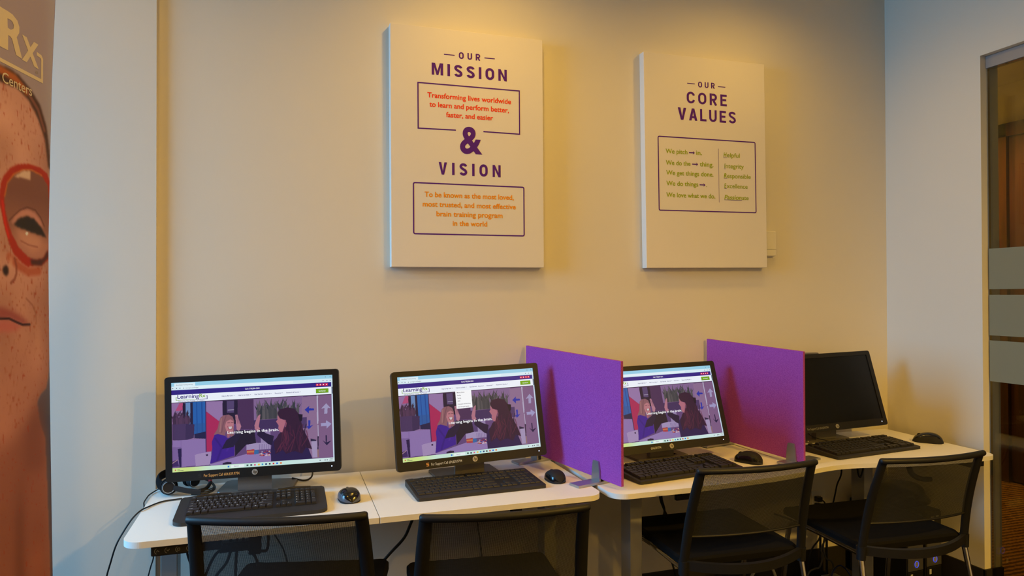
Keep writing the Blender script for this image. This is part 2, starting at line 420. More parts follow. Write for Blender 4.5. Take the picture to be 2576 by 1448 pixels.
# glass door in the right wall
d = MB().box(RW + 0.033, RW + 0.045, -1.44, -0.492, 0.012, 2.236).build('door_1', M['glass']); struct(d, 'frameless glass door with three frosted bands')
MB().box(RW + 0.028, RW + 0.07, -1.449, -0.487, 2.238, 2.289, bev=0.002).build('header_rail', M['rail'], d)
for z0, z1 in ((1.307, 1.477), (1.113, 1.283), (0.921, 1.092)):
    MB().box(RW + 0.0315, RW + 0.0328, -1.44, -0.492, z0, z1).build('frosted_band', M['frost'], d)
MB().box(RW + 0.028, RW + 0.05, -1.44, -0.50, 0.004, 0.012).build('threshold_seal', M['rail'], d)
hb = MB(); hb.tube([(RW + 0.02, -1.34, 0.75), (RW - 0.02, -1.34, 0.75), (RW - 0.02, -1.34, 1.35), (RW + 0.02, -1.34, 1.35)], 0.011); hb.build('pull_handle', M['chrome'], d, True)

# dark wooden door across the corridor
d = MB().box(4.72, 4.78, -0.05, 0.89, 0.01, 2.40, bev=0.004).build('door_2', M['woodd']); struct(d, 'dark wooden door across the corridor')
f = MB(); f.box(4.69, 4.78, 0.80, 0.91, 0.0, 2.45); f.box(4.69, 4.78, -0.16, -0.05, 0.0, 2.45); f.box(4.69, 4.78, -0.16, 0.91, 2.36, 2.45); f.build('door_frame', M['woodd'], d)
MB().box(4.705, 4.72, 0.02, 0.72, 0.95, 1.06, bev=0.004).build('mid_rail', M['woodd'], d)
h = MB(); h.tube([(4.72, 0.03, 1.02), (4.66, 0.03, 1.02), (4.66, 0.14, 1.02)], 0.01); h.build('lever_handle', M['rail'], d, True)

# ------------------------------------------------------------------ raster art printed on panels
def pip(X, Y, P):
    c = np.zeros(X.shape, bool); n = len(P)
    for i in range(n):
        x0, y0 = P[i]; x1, y1 = P[(i + 1) % n]
        if y0 == y1: continue
        t = (Y > min(y0, y1)) & (Y <= max(y0, y1))
        c ^= t & (X < (Y - y0) * (x1 - x0) / (y1 - y0) + x0)
    return c.astype(np.float32)
def blur(a, k):
    if k < 0.3: return a
    r = int(3 * k) + 1; g = np.exp(-0.5 * (np.arange(-r, r + 1) / k) ** 2); g /= g.sum()
    for ax in (0, 1):
        p = np.pad(a, [(r, r) if i == ax else (0, 0) for i in range(2)], mode='edge')
        a = sum(g[j] * np.take(p, np.arange(j, j + a.shape[ax]), axis=ax) for j in range(2 * r + 1))
    return a
def dist_line(X, Y, P):
    dm = np.full(X.shape, 9.0)
    for (x0, y0), (x1, y1) in zip(P[:-1], P[1:]):
        dx, dy = x1 - x0, y1 - y0; t = np.clip(((X - x0) * dx + (Y - y0) * dy) / (dx * dx + dy * dy), 0, 1)
        dm = np.minimum(dm, np.hypot(X - x0 - t * dx, Y - y0 - t * dy))
    return dm
class Art:
    def __init__(s, X, Y, base): s.X = X; s.Y = Y; s.c = np.zeros(X.shape + (3,)) + np.array(base, float)
    def mix(s, m, col): s.c = s.c * (1 - m[..., None]) + np.array(col, float) * m[..., None]
    def poly(s, P, col, soft=0.0, a=1.0): s.mix(blur(pip(s.X, s.Y, P), soft) * a, col)
    def line(s, P, w, col, a=1.0): s.mix(np.clip(1.5 - dist_line(s.X, s.Y, P) / w, 0, 1) * a, col)
    def blob(s, x, y, rx, ry, col, a=1.0): s.mix(np.exp(-(((s.X - x) / rx) ** 2 + ((s.Y - y) / ry) ** 2)) * a, col)
def grid_mesh(name, X, Y, colors, mapf, material):
    ny, nx = X.shape
    P = np.array([mapf(x, y) for x, y in zip(X.ravel(), Y.ravel())], np.float32)
    me = bpy.data.meshes.new(name)
    i = np.arange(ny * nx).reshape(ny, nx)
    q = np.stack([i[:-1, :-1], i[:-1, 1:], i[1:, 1:], i[1:, :-1]], -1).reshape(-1, 4)
    me.vertices.add(len(P)); me.vertices.foreach_set('co', P.ravel())
    me.loops.add(q.size); me.loops.foreach_set('vertex_index', q.ravel().astype(np.int32))
    me.polygons.add(len(q)); me.polygons.foreach_set('loop_start', np.arange(0, q.size, 4, dtype=np.int32)); me.polygons.foreach_set('loop_total', np.full(len(q), 4, np.int32))
    me.update(calc_edges=True); me.validate()
    c = np.clip(colors, 0, 255) / 255.0; c = np.where(c <= 0.04045, c / 12.92, ((c + 0.055) / 1.055) ** 2.4)
    at = me.color_attributes.new('print', 'FLOAT_COLOR', 'POINT')
    at.data.foreach_set('color', np.concatenate([c.reshape(-1, 3), np.ones((ny * nx, 1))], 1).astype(np.float32).ravel())
    me.materials.append(material)
    return me
def value_noise(X, Y, sc_, seed):
    r = np.random.RandomState(seed); g = r.rand(256, 256)
    x, y = X * sc_ + 40, Y * sc_ + 40; xi, yi = np.floor(x).astype(int), np.floor(y).astype(int); fx, fy = x - xi, y - yi
    fx, fy = fx * fx * (3 - 2 * fx), fy * fy * (3 - 2 * fy)
    G = lambda a, b: g[a % 256, b % 256]
    return (G(xi, yi) * (1 - fx) + G(xi + 1, yi) * fx) * (1 - fy) + (G(xi, yi + 1) * (1 - fx) + G(xi + 1, yi + 1) * fx) * fy

# ------------------------------------------------------------------ pull-up banner (left edge of the picture)
BP = Vector((-0.4384, 1.6189 - 2.635, 0.0)); BD = Vector((-0.225, -0.9744, 0.0)); BN = Vector((0.9744, -0.225, 0.0))
ZE = [0.0, 0.7276, 0.9669, 1.166, 1.3243, 1.4034, 1.5626, 1.7238, 1.889, 2.1]; SE = [-0.004, 0.002, 0.0105, 0.0172, 0.021, 0.0215, 0.0169, 0.0109, -0.0008, -0.004]
def edge_s(z): return float(np.interp(z, ZE, SE))
BW = 0.60
xs = np.linspace(0, 1, 250); zs = np.linspace(0.05, 2.08, 960)
U, Zz = np.meshgrid(xs, zs)
E0 = np.interp(Zz, ZE, SE); S = E0 + U * (BW - 2 * E0)
Sm = np.where(S > 0.236, 0.472 - S, S)                      # the portrait continues about the nose line
A = Art(Sm, Zz, (166, 146, 140))
A.blob(0.0, 1.5, 0.03, 0.9, (176, 166, 158), 0.8)
A.mix(np.clip((1.35 - Zz) / 0.3, 0, 1) * 0.9, (70, 80, 98))
skin = [(0.2356, 1.671), (0.1731, 1.67), (0.1277, 1.6766), (0.0912, 1.665), (0.0592, 1.6393), (0.0364, 1.6059), (0.0238, 1.5613), (0.0194, 1.5145), (0.0182, 1.3244), (0.0186, 1.1661), (0.0212, 1.1309), (0.0292, 1.1075), (0.0479, 1.0992), (0.0596, 1.0848), (0.0515, 1.0458), (0.0327, 1.0111), (0.0269, 0.9472), (0.0224, 0.8833), (0.0179, 0.8268), (0.0118, 0.7221), (0.0, 0.0), (0.3, 0.0), (0.3, 1.671)]
A.poly(skin, (206, 146, 116), 1.0)
sk = blur(pip(Sm, Zz, skin), 1.0)
A.mix(sk * np.clip((1.45 - Zz) / 0.5, 0, 1) * 0.75, (178, 108, 80))
A.mix(sk * np.exp(-((Sm - 0.02) / 0.03) ** 2) * 0.35, (150, 100, 84))
neck = [(0.2314, 1.0317), (0.1466, 1.0201), (0.0997, 1.0545), (0.0596, 1.0848), (0.0327, 1.0111), (0.0062, 0.7198), (0.0, 0.0), (0.3, 0.0), (0.3, 1.02)]
A.poly(neck, (150, 88, 64), 7.0, 0.8)
A.poly([(0.0196, 1.1303), (0.0291, 1.1074), (0.0479, 1.0991), (0.0617, 1.0849), (0.0868, 1.0521), (0.1011, 1.0282), (0.10, 0.96), (0.03, 0.95), (0.0194, 1.1043)], (112, 62, 48), 5.0, 0.4)
A.mix(sk * np.clip((0.98 - Zz) / 0.1, 0, 1) * np.exp(-((Sm - 0.115) / 0.022) ** 2) * 0.4, (96, 52, 38))
A.mix(sk * np.clip((0.9 - Zz) / 0.1, 0, 1) * np.exp(-((Sm - 0.055) / 0.02) ** 2) * 0.35, (170, 92, 60))
A.blob(0.16, 1.58, 0.05, 0.06, (222, 160, 124), 0.6)
A.poly([(0.2357, 1.6878), (0.1733, 1.6983), (0.151, 1.7006), (0.1219, 1.6968), (0.0851, 1.6819), (0.0527, 1.6604), (0.0297, 1.6232), (0.0198, 1.578), (0.0154, 1.5391), (0.0237, 1.5455), (0.0363, 1.5981), (0.0617, 1.6348), (0.0937, 1.6605), (0.13, 1.6723), (0.1731, 1.6686), (0.2356, 1.6677)], (72, 42, 34), 1.2)
A.line([(0.236, 1.69), (0.173, 1.690), (0.135, 1.688), (0.1, 1.674)], 0.007, (206, 104, 40), 0.8)
A.line([(0.095, 1.674), (0.06, 1.650), (0.038, 1.615)], 0.004, (150, 88, 66), 0.7)
fr = value_noise(Sm, Zz * 0.55, 260, 3); fr2 = value_noise(Sm, Zz * 0.7, 60, 5); fr3 = value_noise(Sm, Zz, 18, 9)
A.mix(sk * (fr3 - 0.5) * 0.35, (120, 70, 50))
A.mix(sk * np.clip((fr - 0.66) * 5, 0, 1) * np.clip((Zz - 1.0) / 0.1, 0, 1) * 0.30 * np.clip(fr2 * 2 - 0.4, 0, 1), (150, 74, 48))
A.mix(sk * np.clip((fr - 0.87) * 14, 0, 1) * 0.5, (168, 50, 26))
frame = [(0.182, 1.4589), (0.1745, 1.4914), (0.1669, 1.5043), (0.1485, 1.521), (0.1241, 1.5323), (0.0899, 1.5396), (0.0537, 1.54), (0.0285, 1.5317), (0.0171, 1.5169), (0.010, 1.4819), (0.010, 1.3922), (0.0178, 1.3639), (0.0463, 1.3487), (0.0798, 1.3473), (0.0916, 1.3442), (0.1117, 1.3521), (0.1368, 1.3662), (0.153, 1.3888), (0.165, 1.4146), (0.1742, 1.4401)]
lens = [(0.164, 1.4681), (0.1563, 1.4927), (0.1377, 1.511), (0.11, 1.5236), (0.0809, 1.5288), (0.0474, 1.5247), (0.0251, 1.5081), (0.0211, 1.4809), (0.0206, 1.4102), (0.0237, 1.3803), (0.0433, 1.3626), (0.0679, 1.3586), (0.0917, 1.3636), (0.1203, 1.3793), (0.1424, 1.4015), (0.1559, 1.4255), (0.1639, 1.448)]
A.line([(0.15, 1.36), (0.12, 1.345), (0.09, 1.335), (0.055, 1.338)], 0.008, (176, 60, 26), 0.6)
A.poly(frame, (176, 38, 16), 0.7)
A.line([(0.171, 1.458), (0.163, 1.42), (0.152, 1.396)], 0.003, (222, 30, 14), 0.8)
A.poly(lens, (150, 96, 74), 0.7)
A.line(lens[:6], 0.0022, (224, 120, 40), 0.8)
lm = blur(pip(Sm, Zz, lens), 0.8)
A.mix(lm * np.clip((Zz - 1.43) / 0.05, 0, 1) * 0.55, (112, 66, 56))
A.mix(lm * np.clip((1.42 - Zz) / 0.03, 0, 1) * 0.7, (204, 136, 108))
A.poly([(0.1349, 1.5081), (0.11, 1.5228), (0.0839, 1.527), (0.0853, 1.509), (0.1099, 1.5088)], (224, 184, 144), 0.8)
A.poly([(0.1371, 1.4173), (0.1064, 1.4134), (0.0802, 1.4087), (0.0467, 1.4025), (0.0497, 1.3823), (0.08, 1.3731), (0.1119, 1.3885)], (214, 150, 116), 3.0, 0.8)
A.poly([(0.1452, 1.4233), (0.1318, 1.4384), (0.1123, 1.4493), (0.0922, 1.4535), (0.0685, 1.4492), (0.05, 1.4368), (0.0405, 1.4214), (0.0499, 1.4241), (0.0714, 1.4364), (0.0951, 1.44), (0.1207, 1.4328), (0.1371, 1.4207)], (206, 138, 112), 1.2)
A.line([(0.1506, 1.4261), (0.1372, 1.4361), (0.118, 1.4486), (0.0952, 1.4567), (0.0685, 1.4546), (0.05, 1.4423), (0.0374, 1.4272)], 0.0018, (110, 62, 52), 0.8)
A.poly([(0.1371, 1.4207), (0.1207, 1.4328), (0.0951, 1.44), (0.0714, 1.4364), (0.0499, 1.4241), (0.0277, 1.4041), (0.0467, 1.4071), (0.0802, 1.4105), (0.1064, 1.4142), (0.1261, 1.4167)], (38, 28, 28), 0.9)
A.poly([(0.1012, 1.4068), (0.0963, 1.4108), (0.0905, 1.4078), (0.0954, 1.4035)], (240, 232, 214), 0.5)
A.line([(0.115, 1.392), (0.09, 1.386), (0.06, 1.384)], 0.0018, (160, 92, 76), 0.7)
A.poly([(0.0858, 1.3604), (0.0649, 1.3587), (0.0402, 1.3627), (0.0243, 1.3802), (0.021, 1.3674), (0.0463, 1.3487), (0.0798, 1.3482)], (70, 34, 30), 1.2)
A.line([(0.134, 1.3579), (0.1284, 1.3445), (0.1283, 1.3307), (0.1337, 1.3203), (0.1445, 1.3133)], 0.003, (136, 62, 44), 0.7)
A.blob(0.145, 1.352, 0.006, 0.012, (226, 168, 130), 0.6)
A.poly([(0.171, 1.3361), (0.1658, 1.3429), (0.158, 1.3441), (0.1514, 1.3385), (0.1513, 1.3301), (0.1579, 1.3248), (0.1657, 1.328)], (40, 22, 22), 1.0)
A.poly([(0.2361, 1.2682), (0.1705, 1.2703), (0.1442, 1.2639), (0.1167, 1.2538), (0.0836, 1.236), (0.1081, 1.237), (0.1278, 1.2421), (0.1495, 1.2497), (0.1704, 1.2496), (0.2361, 1.2509)], (160, 76, 66), 2.0)
A.poly([(0.2361, 1.2501), (0.1704, 1.2471), (0.1387, 1.2434), (0.1081, 1.2335), (0.1277, 1.2267), (0.1493, 1.2245), (0.1702, 1.2253), (0.2361, 1.2305)], (196, 104, 88), 2.0)
A.line([(0.2361, 1.2509), (0.1704, 1.2496), (0.1495, 1.2489), (0.1278, 1.2418), (0.1081, 1.2361), (0.085, 1.2355)], 0.0022, (58, 26, 32))
A.line([(0.097, 1.2848), (0.0764, 1.2722), (0.0657, 1.2559), (0.0626, 1.236)], 0.002, (150, 84, 62), 0.55)
A.blob(0.058, 1.205, 0.016, 0.04, (210, 146, 110), 0.7)
A.c = A.c * np.array([0.92, 0.99, 1.36])
bn = thing('pull_up_banner', 'tall printed banner showing a freckled face in red glasses under a cream logo', 'banner', (BP.x, BP.y, 0.0))
def bmap(s, z, off=0.0):
    c = 0.004 * math.sin((s - 0.05) * 6); p = BD * s + BN * (c + off); return (p.x, p.y, z)
pm = grid_mesh('printed_panel', S, Zz, A.c, bmap, M['print'])
pan = bpy.data.objects.new('printed_panel', pm); COL.objects.link(pan); pan.parent = bn
sol = pan.modifiers.new('thickness', 'SOLIDIFY'); sol.thickness = 0.0008; sol.offset = -1
pm.polygons.foreach_set('use_smooth', [True] * len(pm.polygons))
bm_ = lambda s, z: bmap(s, z, 0.0012)
lg = MB()
lettering(lg, 'x', 0.1143, 0.0593, 1.7305, 0.047 / 0.47 * 0.69 * 0.98, bm_, bold=0.016)
RO = [(0.174, 1.8009), (0.1602, 1.8017), (0.1437, 1.8014), (0.1292, 1.7958), (0.1228, 1.7862), (0.1232, 1.7753), (0.1309, 1.7645), (0.114, 1.7308), (0.1324, 1.7312), (0.1453, 1.7565), (0.1505, 1.759), (0.1567, 1.759), (0.1569, 1.7314), (0.1735, 1.7307)]
RH = [(0.1589, 1.7883), (0.1507, 1.7891), (0.1436, 1.7879), (0.14, 1.7825), (0.1412, 1.7764), (0.1483, 1.7716), (0.1581, 1.7718)]
lg.poly([(0.1985, 1.8012)] + RO + [(0.1985, 1.7300)] + [(0.1985, 1.7660), (RH[6][0], RH[6][1])] + RH[:6][::-1] + [(RH[6][0], RH[6][1] + 0.00002), (0.1985, 1.76602)], bm_)
lg.ribbon([(0.0662, 1.7569), (0.0513, 1.7560), (0.0475, 1.7522), (0.0475, 1.7090), (0.1733, 1.7075), (0.40, 1.7060)], 0.0068, bm_)
lettering(lg, 'Centers', 0.1731, 0.0816, 1.6700, 0.0185, bm_, bold=0.004)
lettering(lg, 'One-on-One Brain Training', 0.50, 0.20, 1.6700, 0.0185, bm_, bold=0.004)
lettering(lg, 'Learning', 0.50, 0.225, 1.7312, 0.06, bm_, bold=0.02)
lg.build('logo_lettering', M['bannerlogo'], pan)
rg = MB(); lettering(rg, '\u00ae', 0.0700, 0.0600, 1.7172, 0.0062, bm_, bold=0.002); rg.build('registered_mark', mat('mark_beige', (160, 152, 156), 0.6), pan)
b_ = MB()
def bbox(s0, s1, o0, o1, z0, z1, mb):
    P = [BD * s + BN * o for s, o in ((s0, o0), (s1, o0), (s1, o1), (s0, o1))]
    return mb.prism([(p.x, p.y) for p in P][::1], z0, z1, bev=0.003)
bbox(-0.01, BW + 0.01, -0.06, 0.06, 0.0, 0.06, b_).build('base_cassette', M['alu'], bn)
bbox(0.0, BW, -0.012, 0.012, 2.07, 2.09, MB()).build('top_rail', M['alu'], bn)
MB().tube([tuple(BD * 0.3 + BN * -0.03 + Vector((0, 0, 0.05))), tuple(BD * 0.3 + BN * -0.03 + Vector((0, 0, 2.08)))], 0.008).build('support_pole', M['alu'], bn, True)

# ------------------------------------------------------------------ canvas signs on the back wall
def sign(label, x, z, roll, parts):
    t = thing('canvas_sign', label, 'wall sign', (x, 0.0, z), 0, 'canvas signs on the back wall'); t.rotation_euler = (0, -roll, 0)
    MB().box(-0.305, 0.305, -0.038, -0.0005, -0.457, 0.457, bev=0.002).build('canvas', M['canvas'], t)
    mp = lambda u, v: (u, -0.0386, v)
    for name, m_, kind, *a in parts:
        mb = MB()
        if kind == 'H': heading(mb, a[0], a[1], a[2], a[3], a[4], mp, gap=a[5], t=a[6])
        elif kind == 'T': lettering(mb, a[0], a[1], a[2], a[3], a[4], mp, bold=a[5], shear=a[6] if len(a) > 6 else 0.0)
        elif kind == 'R': mb.ribbon(a[0], a[1], mp)
        elif kind == 'B': mb.ribbon(rrect(a[0], a[1], a[2], a[3], a[5], 4), a[4], mp, closed=True)
        elif kind == 'A':
            p, q, y = a; pts = [(p, y - .0021), (q - .0070, y - .0021), (q - .0095, y - .0082), (q, y), (q - .0095, y + .0082), (q - .0070, y + .0021), (p, y + .0021)]; mb.poly(pts, mp)
        mb.build(name, M[m_], t)
P1 = [('heading_word', 'purple', 'H', 'OUR', -0.0413, 0.0443, 0.3475, 0.0258, 0.5, T_), ('heading_dash', 'purple', 'R', [(-0.0999, 0.3585), (-0.0577, 0.3588)], 0.0034), ('heading_dash', 'purple', 'R', [(0.0613, 0.3608), (0.1038, 0.3612)], 0.0034),
      ('heading_word', 'purple', 'H', 'MISSION', -0.1479, 0.1527, 0.2765, 0.0458, 0.33, 0.2),
      ('mission_box', 'purple', 'R', [(-0.0546, 0.0705), (-0.2010, 0.0685), (-0.2010, 0.2415), (0.2044, 0.2435), (0.2044, 0.0718), (0.0551, 0.0722)], 0.0046),
      ('ampersand', 'purple', 'T', '&', -0.0390, 0.0503, -0.0140, 0.100, 0.028), ('heading_word', 'purple', 'H', 'VISION', -0.1229, 0.1245, -0.1030, 0.0472, 0.42, 0.2), ('vision_box', 'purple', 'B', -0.2202, 0.2206, -0.3312, -0.1382, 0.0048, 0.006)]
for q in (('Transforming lives worldwide', -0.1653, 0.1693, 0.1885), ('to learn and perform better,', -0.1575, 0.1604, 0.1538), ('faster, and easier', -0.0929, 0.0949, 0.1187)): P1.append(('mission_line', 'red', 'T') + q + (0.0192, 0.018))
for q in (('To be known as the most loved,', -0.1781, 0.1779, -0.1901), ('most trusted, and most effective', -0.1855, 0.1862, -0.2268), ('brain training program', -0.1329, 0.1310, -0.2627), ('in the world', -0.0694, 0.0678, -0.2976)): P1.append(('vision_line', 'orange', 'T') + q + (0.0192, 0.018))
sign('pale canvas sign headed OUR MISSION & VISION, with red and orange lines', 0.6861, 1.8522, 0.0044, P1)
P2 = [('heading_word', 'purple', 'H', 'OUR', -0.0410, 0.0434, 0.3262, 0.0252, 0.42, 0.17), ('heading_dash', 'purple', 'R', [(-0.0955, 0.3396), (-0.0573, 0.3396)], 0.003), ('heading_dash', 'purple', 'R', [(0.0597, 0.3374), (0.0977, 0.3374)], 0.003),
      ('heading_word', 'purple', 'H', 'CORE', -0.0991, 0.1041, 0.2533, 0.0512, 0.26, 0.17), ('heading_word', 'purple', 'H', 'VALUES', -0.1435, 0.1505, 0.1800, 0.0524, 0.22, 0.17),
      ('values_box', 'purple', 'B', -0.2411, 0.2489, -0.2115, 0.1026, 0.0046, 0.006), ('column_rule', 'purple', 'R', [(0.0573, 0.0648), (0.0573, -0.1707)], 0.0014)]
for q in (('We pitch', -0.2057, -0.0994, 0.0326), ('in.', -0.0553, -0.0265, 0.0326), ('We do the', -0.2055, -0.0848, -0.0165), ('thing.', -0.0384, 0.0306, -0.0162), ('We get things done.', -0.2047, 0.0299, -0.0590),
          ('We do things', -0.2045, -0.0478, -0.1045), ('.', -0.0069, -0.0035, -0.1050), ('We love what we do.', -0.2053, 0.0372, -0.1540)): P2.append(('values_line', 'green', 'T') + q + (0.0190, 0.014))
for q in ((-0.0915, -0.0630, 0.0402), (-0.0768, -0.0472, -0.0087), (-0.0409, -0.0120, -0.0969)): P2.append(('arrow', 'purple', 'A') + q)
for big, rest, a_, m_, b_, y in (('H', 'elpful', 0.0832, 0.1003, 0.1671, 0.0301), ('I', 'ntegrity', 0.0861, 0.0925, 0.1870, -0.0180), ('R', 'esponsible', 0.0832, 0.0990, 0.2231, -0.0615), ('E', 'xcellence', 0.0845, 0.0962, 0.2057, -0.1060), ('Passion', 'ate', 0.0842, 0.1746, 0.2103, -0.1561)):
    P2.append(('trait_initial', 'green', 'T', big, a_, m_ - 0.001, y, 0.0195, 0.016, 0.18)); P2.append(('trait_word', 'green', 'T', rest, m_ + 0.001, b_, y, 0.0190, 0.007))
for a_, b_, y in ((0.0821, 0.1020, 0.0280), (0.0839, 0.0936, -0.0206), (0.0831, 0.1009, -0.0631), (0.0840, 0.0974, -0.1077), (0.0841, 0.1746, -0.1577)): P2.append(('underline', 'purple', 'R', [(a_, y - 0.0012), (b_, y - 0.0012)], 0.0014))
sign('pale canvas sign headed OUR CORE VALUES, with green lines and arrows', 1.7541, 1.8603, 0.0115, P2)
t = thing('wall_control_box', 'small white box on the wall, peeking out from behind the CORE VALUES sign', 'wall box', (2.0965, 0.0, 1.517))
MB().box(-0.0285, 0.0285, -0.024, -0.0003, -0.057, 0.057, bev=0.004).build('cover', M['plate'], t); MB().box(-0.028, 0.028, -0.0246, -0.0236, -0.0265, -0.0255).build('seam', M['legenddim'], t)

# ------------------------------------------------------------------ desks
TH = 0.017
def leg(parent, x, y, h, marks=False):
    mb = MB(); mb.box(x - 0.023, x + 0.023, y - 0.035, y + 0.035, 0.03, h - TH - 0.002, bev=0.002)
    o = mb.build('leg', M['legmetal'], parent)
    MB().box(x - 0.04, x + 0.04, y - 0.22, y + 0.2, 0.002, 0.032, bev=0.006).build('foot', M['legmetal'], o)
    if marks:
        q = MB()
        for k in range(3): q.box(x - 0.009 + k * 0.008, x - 0.003 + k * 0.008, y - 0.0358, y - 0.0349, h - 0.062, h - 0.059)
        q.build('height_mark', M['black'], o)
    return o
def frame_under(parent, x0, x1, y, h):
    MB().box(x0, x1, y - 0.03, y + 0.03, h - TH - 0.045, h - TH - 0.001, bev=0.003).build('crossbar', M['darkmetal'], parent)

dA = thing('sit_stand_desk', 'white desk with a straight front and a seam across its top, nearest the banner', 'desk', (0.29, -0.29, 0), 0, 'white sit-stand desks')
ox, oy = -0.29, 0.29
def L(pts): return [(x + ox, y + oy) for x, y in pts]
FA = -0.585
MB().prism(L(rrect(-0.405, 0.2668, FA, -0.03, (0.05, 0.001, 0.001, 0.02), 14)), HD - TH, HD, bev=0.0015).build('tabletop', M['white'], dA)
MB().prism(L(rrect(0.2692, 0.993, FA, -0.03, (0.001, 0.055, 0.02, 0.001), 14)), HD - TH, HD, bev=0.0015).build('tabletop', M['white'], dA)
for x in (-0.324, 0.90): leg(dA, x + ox, -0.30 + oy, HD)
frame_under(dA, -0.36 + ox, 0.94 + ox, -0.30 + oy, HD)
cp = MB().box(-0.335 + ox, -0.16 + ox, FA + 0.012 + oy, FA + 0.07 + oy, HD - TH - 0.030, HD - TH - 0.001, bev=0.004).build('control_panel', M['black'], dA)
q = MB(); fm = lambda u, v: (u + ox, FA + 0.0112 + oy, HD - TH - 0.0155 + v)
for cx, kind in ((-0.318, 0), (-0.293, 1), (-0.267, 2), (-0.240, 3)):
    q.ribbon(arc(cx, 0, 0.0075, 0.0075, 110, 250, 8), 0.0012, fm)
    if kind == 0: q.ribbon([(cx - 0.003, -0.002), (cx, 0.002), (cx + 0.004, -0.002)], 0.0014, fm)
    if kind == 1: q.ribbon([(cx - 0.003, 0.002), (cx, -0.002), (cx + 0.004, 0.003)], 0.0014, fm)
    if kind == 2: q.ribbon(rrect(cx - 0.003, cx + 0.003, -0.003, 0.003, 0.001, 2), 0.0012, fm, closed=True)
    if kind == 3: lettering(q, 'h', cx - 0.003, cx + 0.003, -0.004, 0.010, fm, bold=0.01)
q.build('button_marks', M['legenddim'], cp)

HB = HD + 0.0025
dB = thing('sit_stand_desk', 'white desk with a wavy front edge, nearest the glass door', 'desk', (1.87, -0.29, 0), 0, 'white sit-stand desks')
ox, oy = -1.87, 0.29
ptsB = rrect(1.016, 1.8455, -0.605, -0.03, (0.055, 0.001, 0.001, 0.02)); 
# front edge of the left half drifts back towards the seam
left = [(x, y) for x, y in rrect(1.016, 1.8455, -0.605, -0.03, (0.055, 0.0, 0.0, 0.02), 14)]
front = [(1.30, -0.606), (1.50, -0.598), (1.68, -0.580)]
i = max(k for k, p in enumerate(left) if p[1] < -0.6 and p[0] < 1.1)
left = left[:i + 1] + front + [(1.8455, -0.552)] + left[i + 2:]
MB().prism(L(left), HD - TH, HD, bev=0.0015).build('tabletop', M['white'], dB)
curve = [Vector(p) for p in ((1.8478, -0.5515, 0), (1.91, -0.538, 0), (1.98, -0.529, 0), (2.06, -0.532, 0), (2.15, -0.549, 0), (2.28, -0.575, 0), (2.42, -0.595, 0), (2.56, -0.604, 0), (2.67, -0.604, 0))]
cv = [(p.x, p.y) for p in catmull(curve, 4)] + [(2.67 + 0.055 * math.sin(a), -0.604 + 0.055 - 0.055 * math.cos(a)) for a in [PI / 2 * k / 6 for k in range(1, 7)]]
MB().prism(L(cv + [(2.73, -0.30), (2.742, -0.03), (1.8478, -0.03)]), HB - TH, HB, bev=0.0015).build('tabletop', M['white'], dB)
leg(dB, 1.175 + ox, -0.42 + oy, HD, True); leg(dB, 2.325 + ox, -0.305 + oy, HB)
frame_under(dB, 1.12 + ox, 2.60 + ox, -0.25 + oy, HD)
cp = MB().box(2.59 + ox, 2.665 + ox, -0.585 + oy, -0.51 + oy, HB - TH - 0.028, HB - TH - 0.001, bev=0.004).build('control_panel', M['black'], dB)
hk = MB().tube([(2.47 + ox, -0.40 + oy, HB - TH - 0.002), (2.475 + ox, -0.41 + oy, 0.55), (2.50 + ox, -0.43 + oy, 0.525), (2.55 + ox, -0.44 + oy, 0.52)], 0.011, 8, smooth=4).build('hanging_hook', M['black'], dB, True)

# ------------------------------------------------------------------ felt dividers clamped to the desk tops
def divider(label, N, F, zb, zt, zbf, ztf, feet, base=HD):
    """N, F: near and far foot of the panel on the plan; zb, zt heights at the near edge, zbf, ztf at the far edge"""
    n = Vector((N[0], N[1], 0)); f = Vector((F[0], F[1], 0)); u = (f - n); Ld = u.length; u.normalize(); s = Vector((u.y, -u.x, 0)) * 0.0055
    t = thing('desk_divider', label, 'desk divider', (n.x, n.y, base), 0, 'purple felt desk dividers'); o = Vector((n.x, n.y, base))
    b = bmesh.new(); P = []
    for sd in (-1, 1):
        for p, z in ((n, zb), (n, zt), (f, ztf), (f, zbf)): P.append(b.verts.new(p + s * sd + Vector((0, 0, z)) - o))
    for q in ((0, 1, 2, 3), (7, 6, 5, 4), (0, 4, 5, 1), (1, 5, 6, 2), (2, 6, 7, 3), (3, 7, 4, 0)): b.faces.new([P[k] for k in q])
    bmesh.ops.bevel(b, geom=b.edges[:], offset=0.0012, segments=2, profile=0.5, affect='EDGES'); bmesh.ops.recalc_face_normals(b, faces=b.faces[:])
    MB().bm(b).build('felt_panel', M['felt'], t)
    for k, dlt, a0, a1 in feet:
        p = n + u * dlt - o; p.z = 0.0; r = Vector((u.y, -u.x, 0))
        e = lambda q: Vector((q[0], q[1], 0))
        w = 0.026
        pts = [p + r * a0 - u * w, p + r * a1 - u * w, p + r * a1 + u * w, p + r * a0 + u * w]
        br = MB().prism([(q.x, q.y) for q in pts], 0.0006, 0.0085, bev=0.0015).build('clamp_bracket', M['alu'], t)
        for sg in (1, -1):
            V = []
            for off in (0.0065, 0.013 if k else 0.011):
                for z, hw in ((0.008, 0.022), (0.05, 0.0185), (0.073, 0.0145), (0.076, 0.0125)):
                    for e_ in (-1, 1): V.append(p + r * sg * off * (1.0 if z < 0.05 else 0.95) + u * hw * e_ + Vector((0, 0, z)))
            Fc = []
            for i_ in range(3):
                a = 2 * i_
                Fc += [(a, a + 1, a + 3, a + 2), (8 + a, 8 + a + 2, 8 + a + 3, 8 + a + 1), (a, a + 2, 8 + a + 2, 8 + a), (a + 1, 8 + a + 1, 8 + a + 3, a + 3)]
            Fc += [(6, 7, 15, 14), (0, 8, 9, 1)]
            MB().add(V, Fc).build('upright_tab', M['alu'], br)
    return t
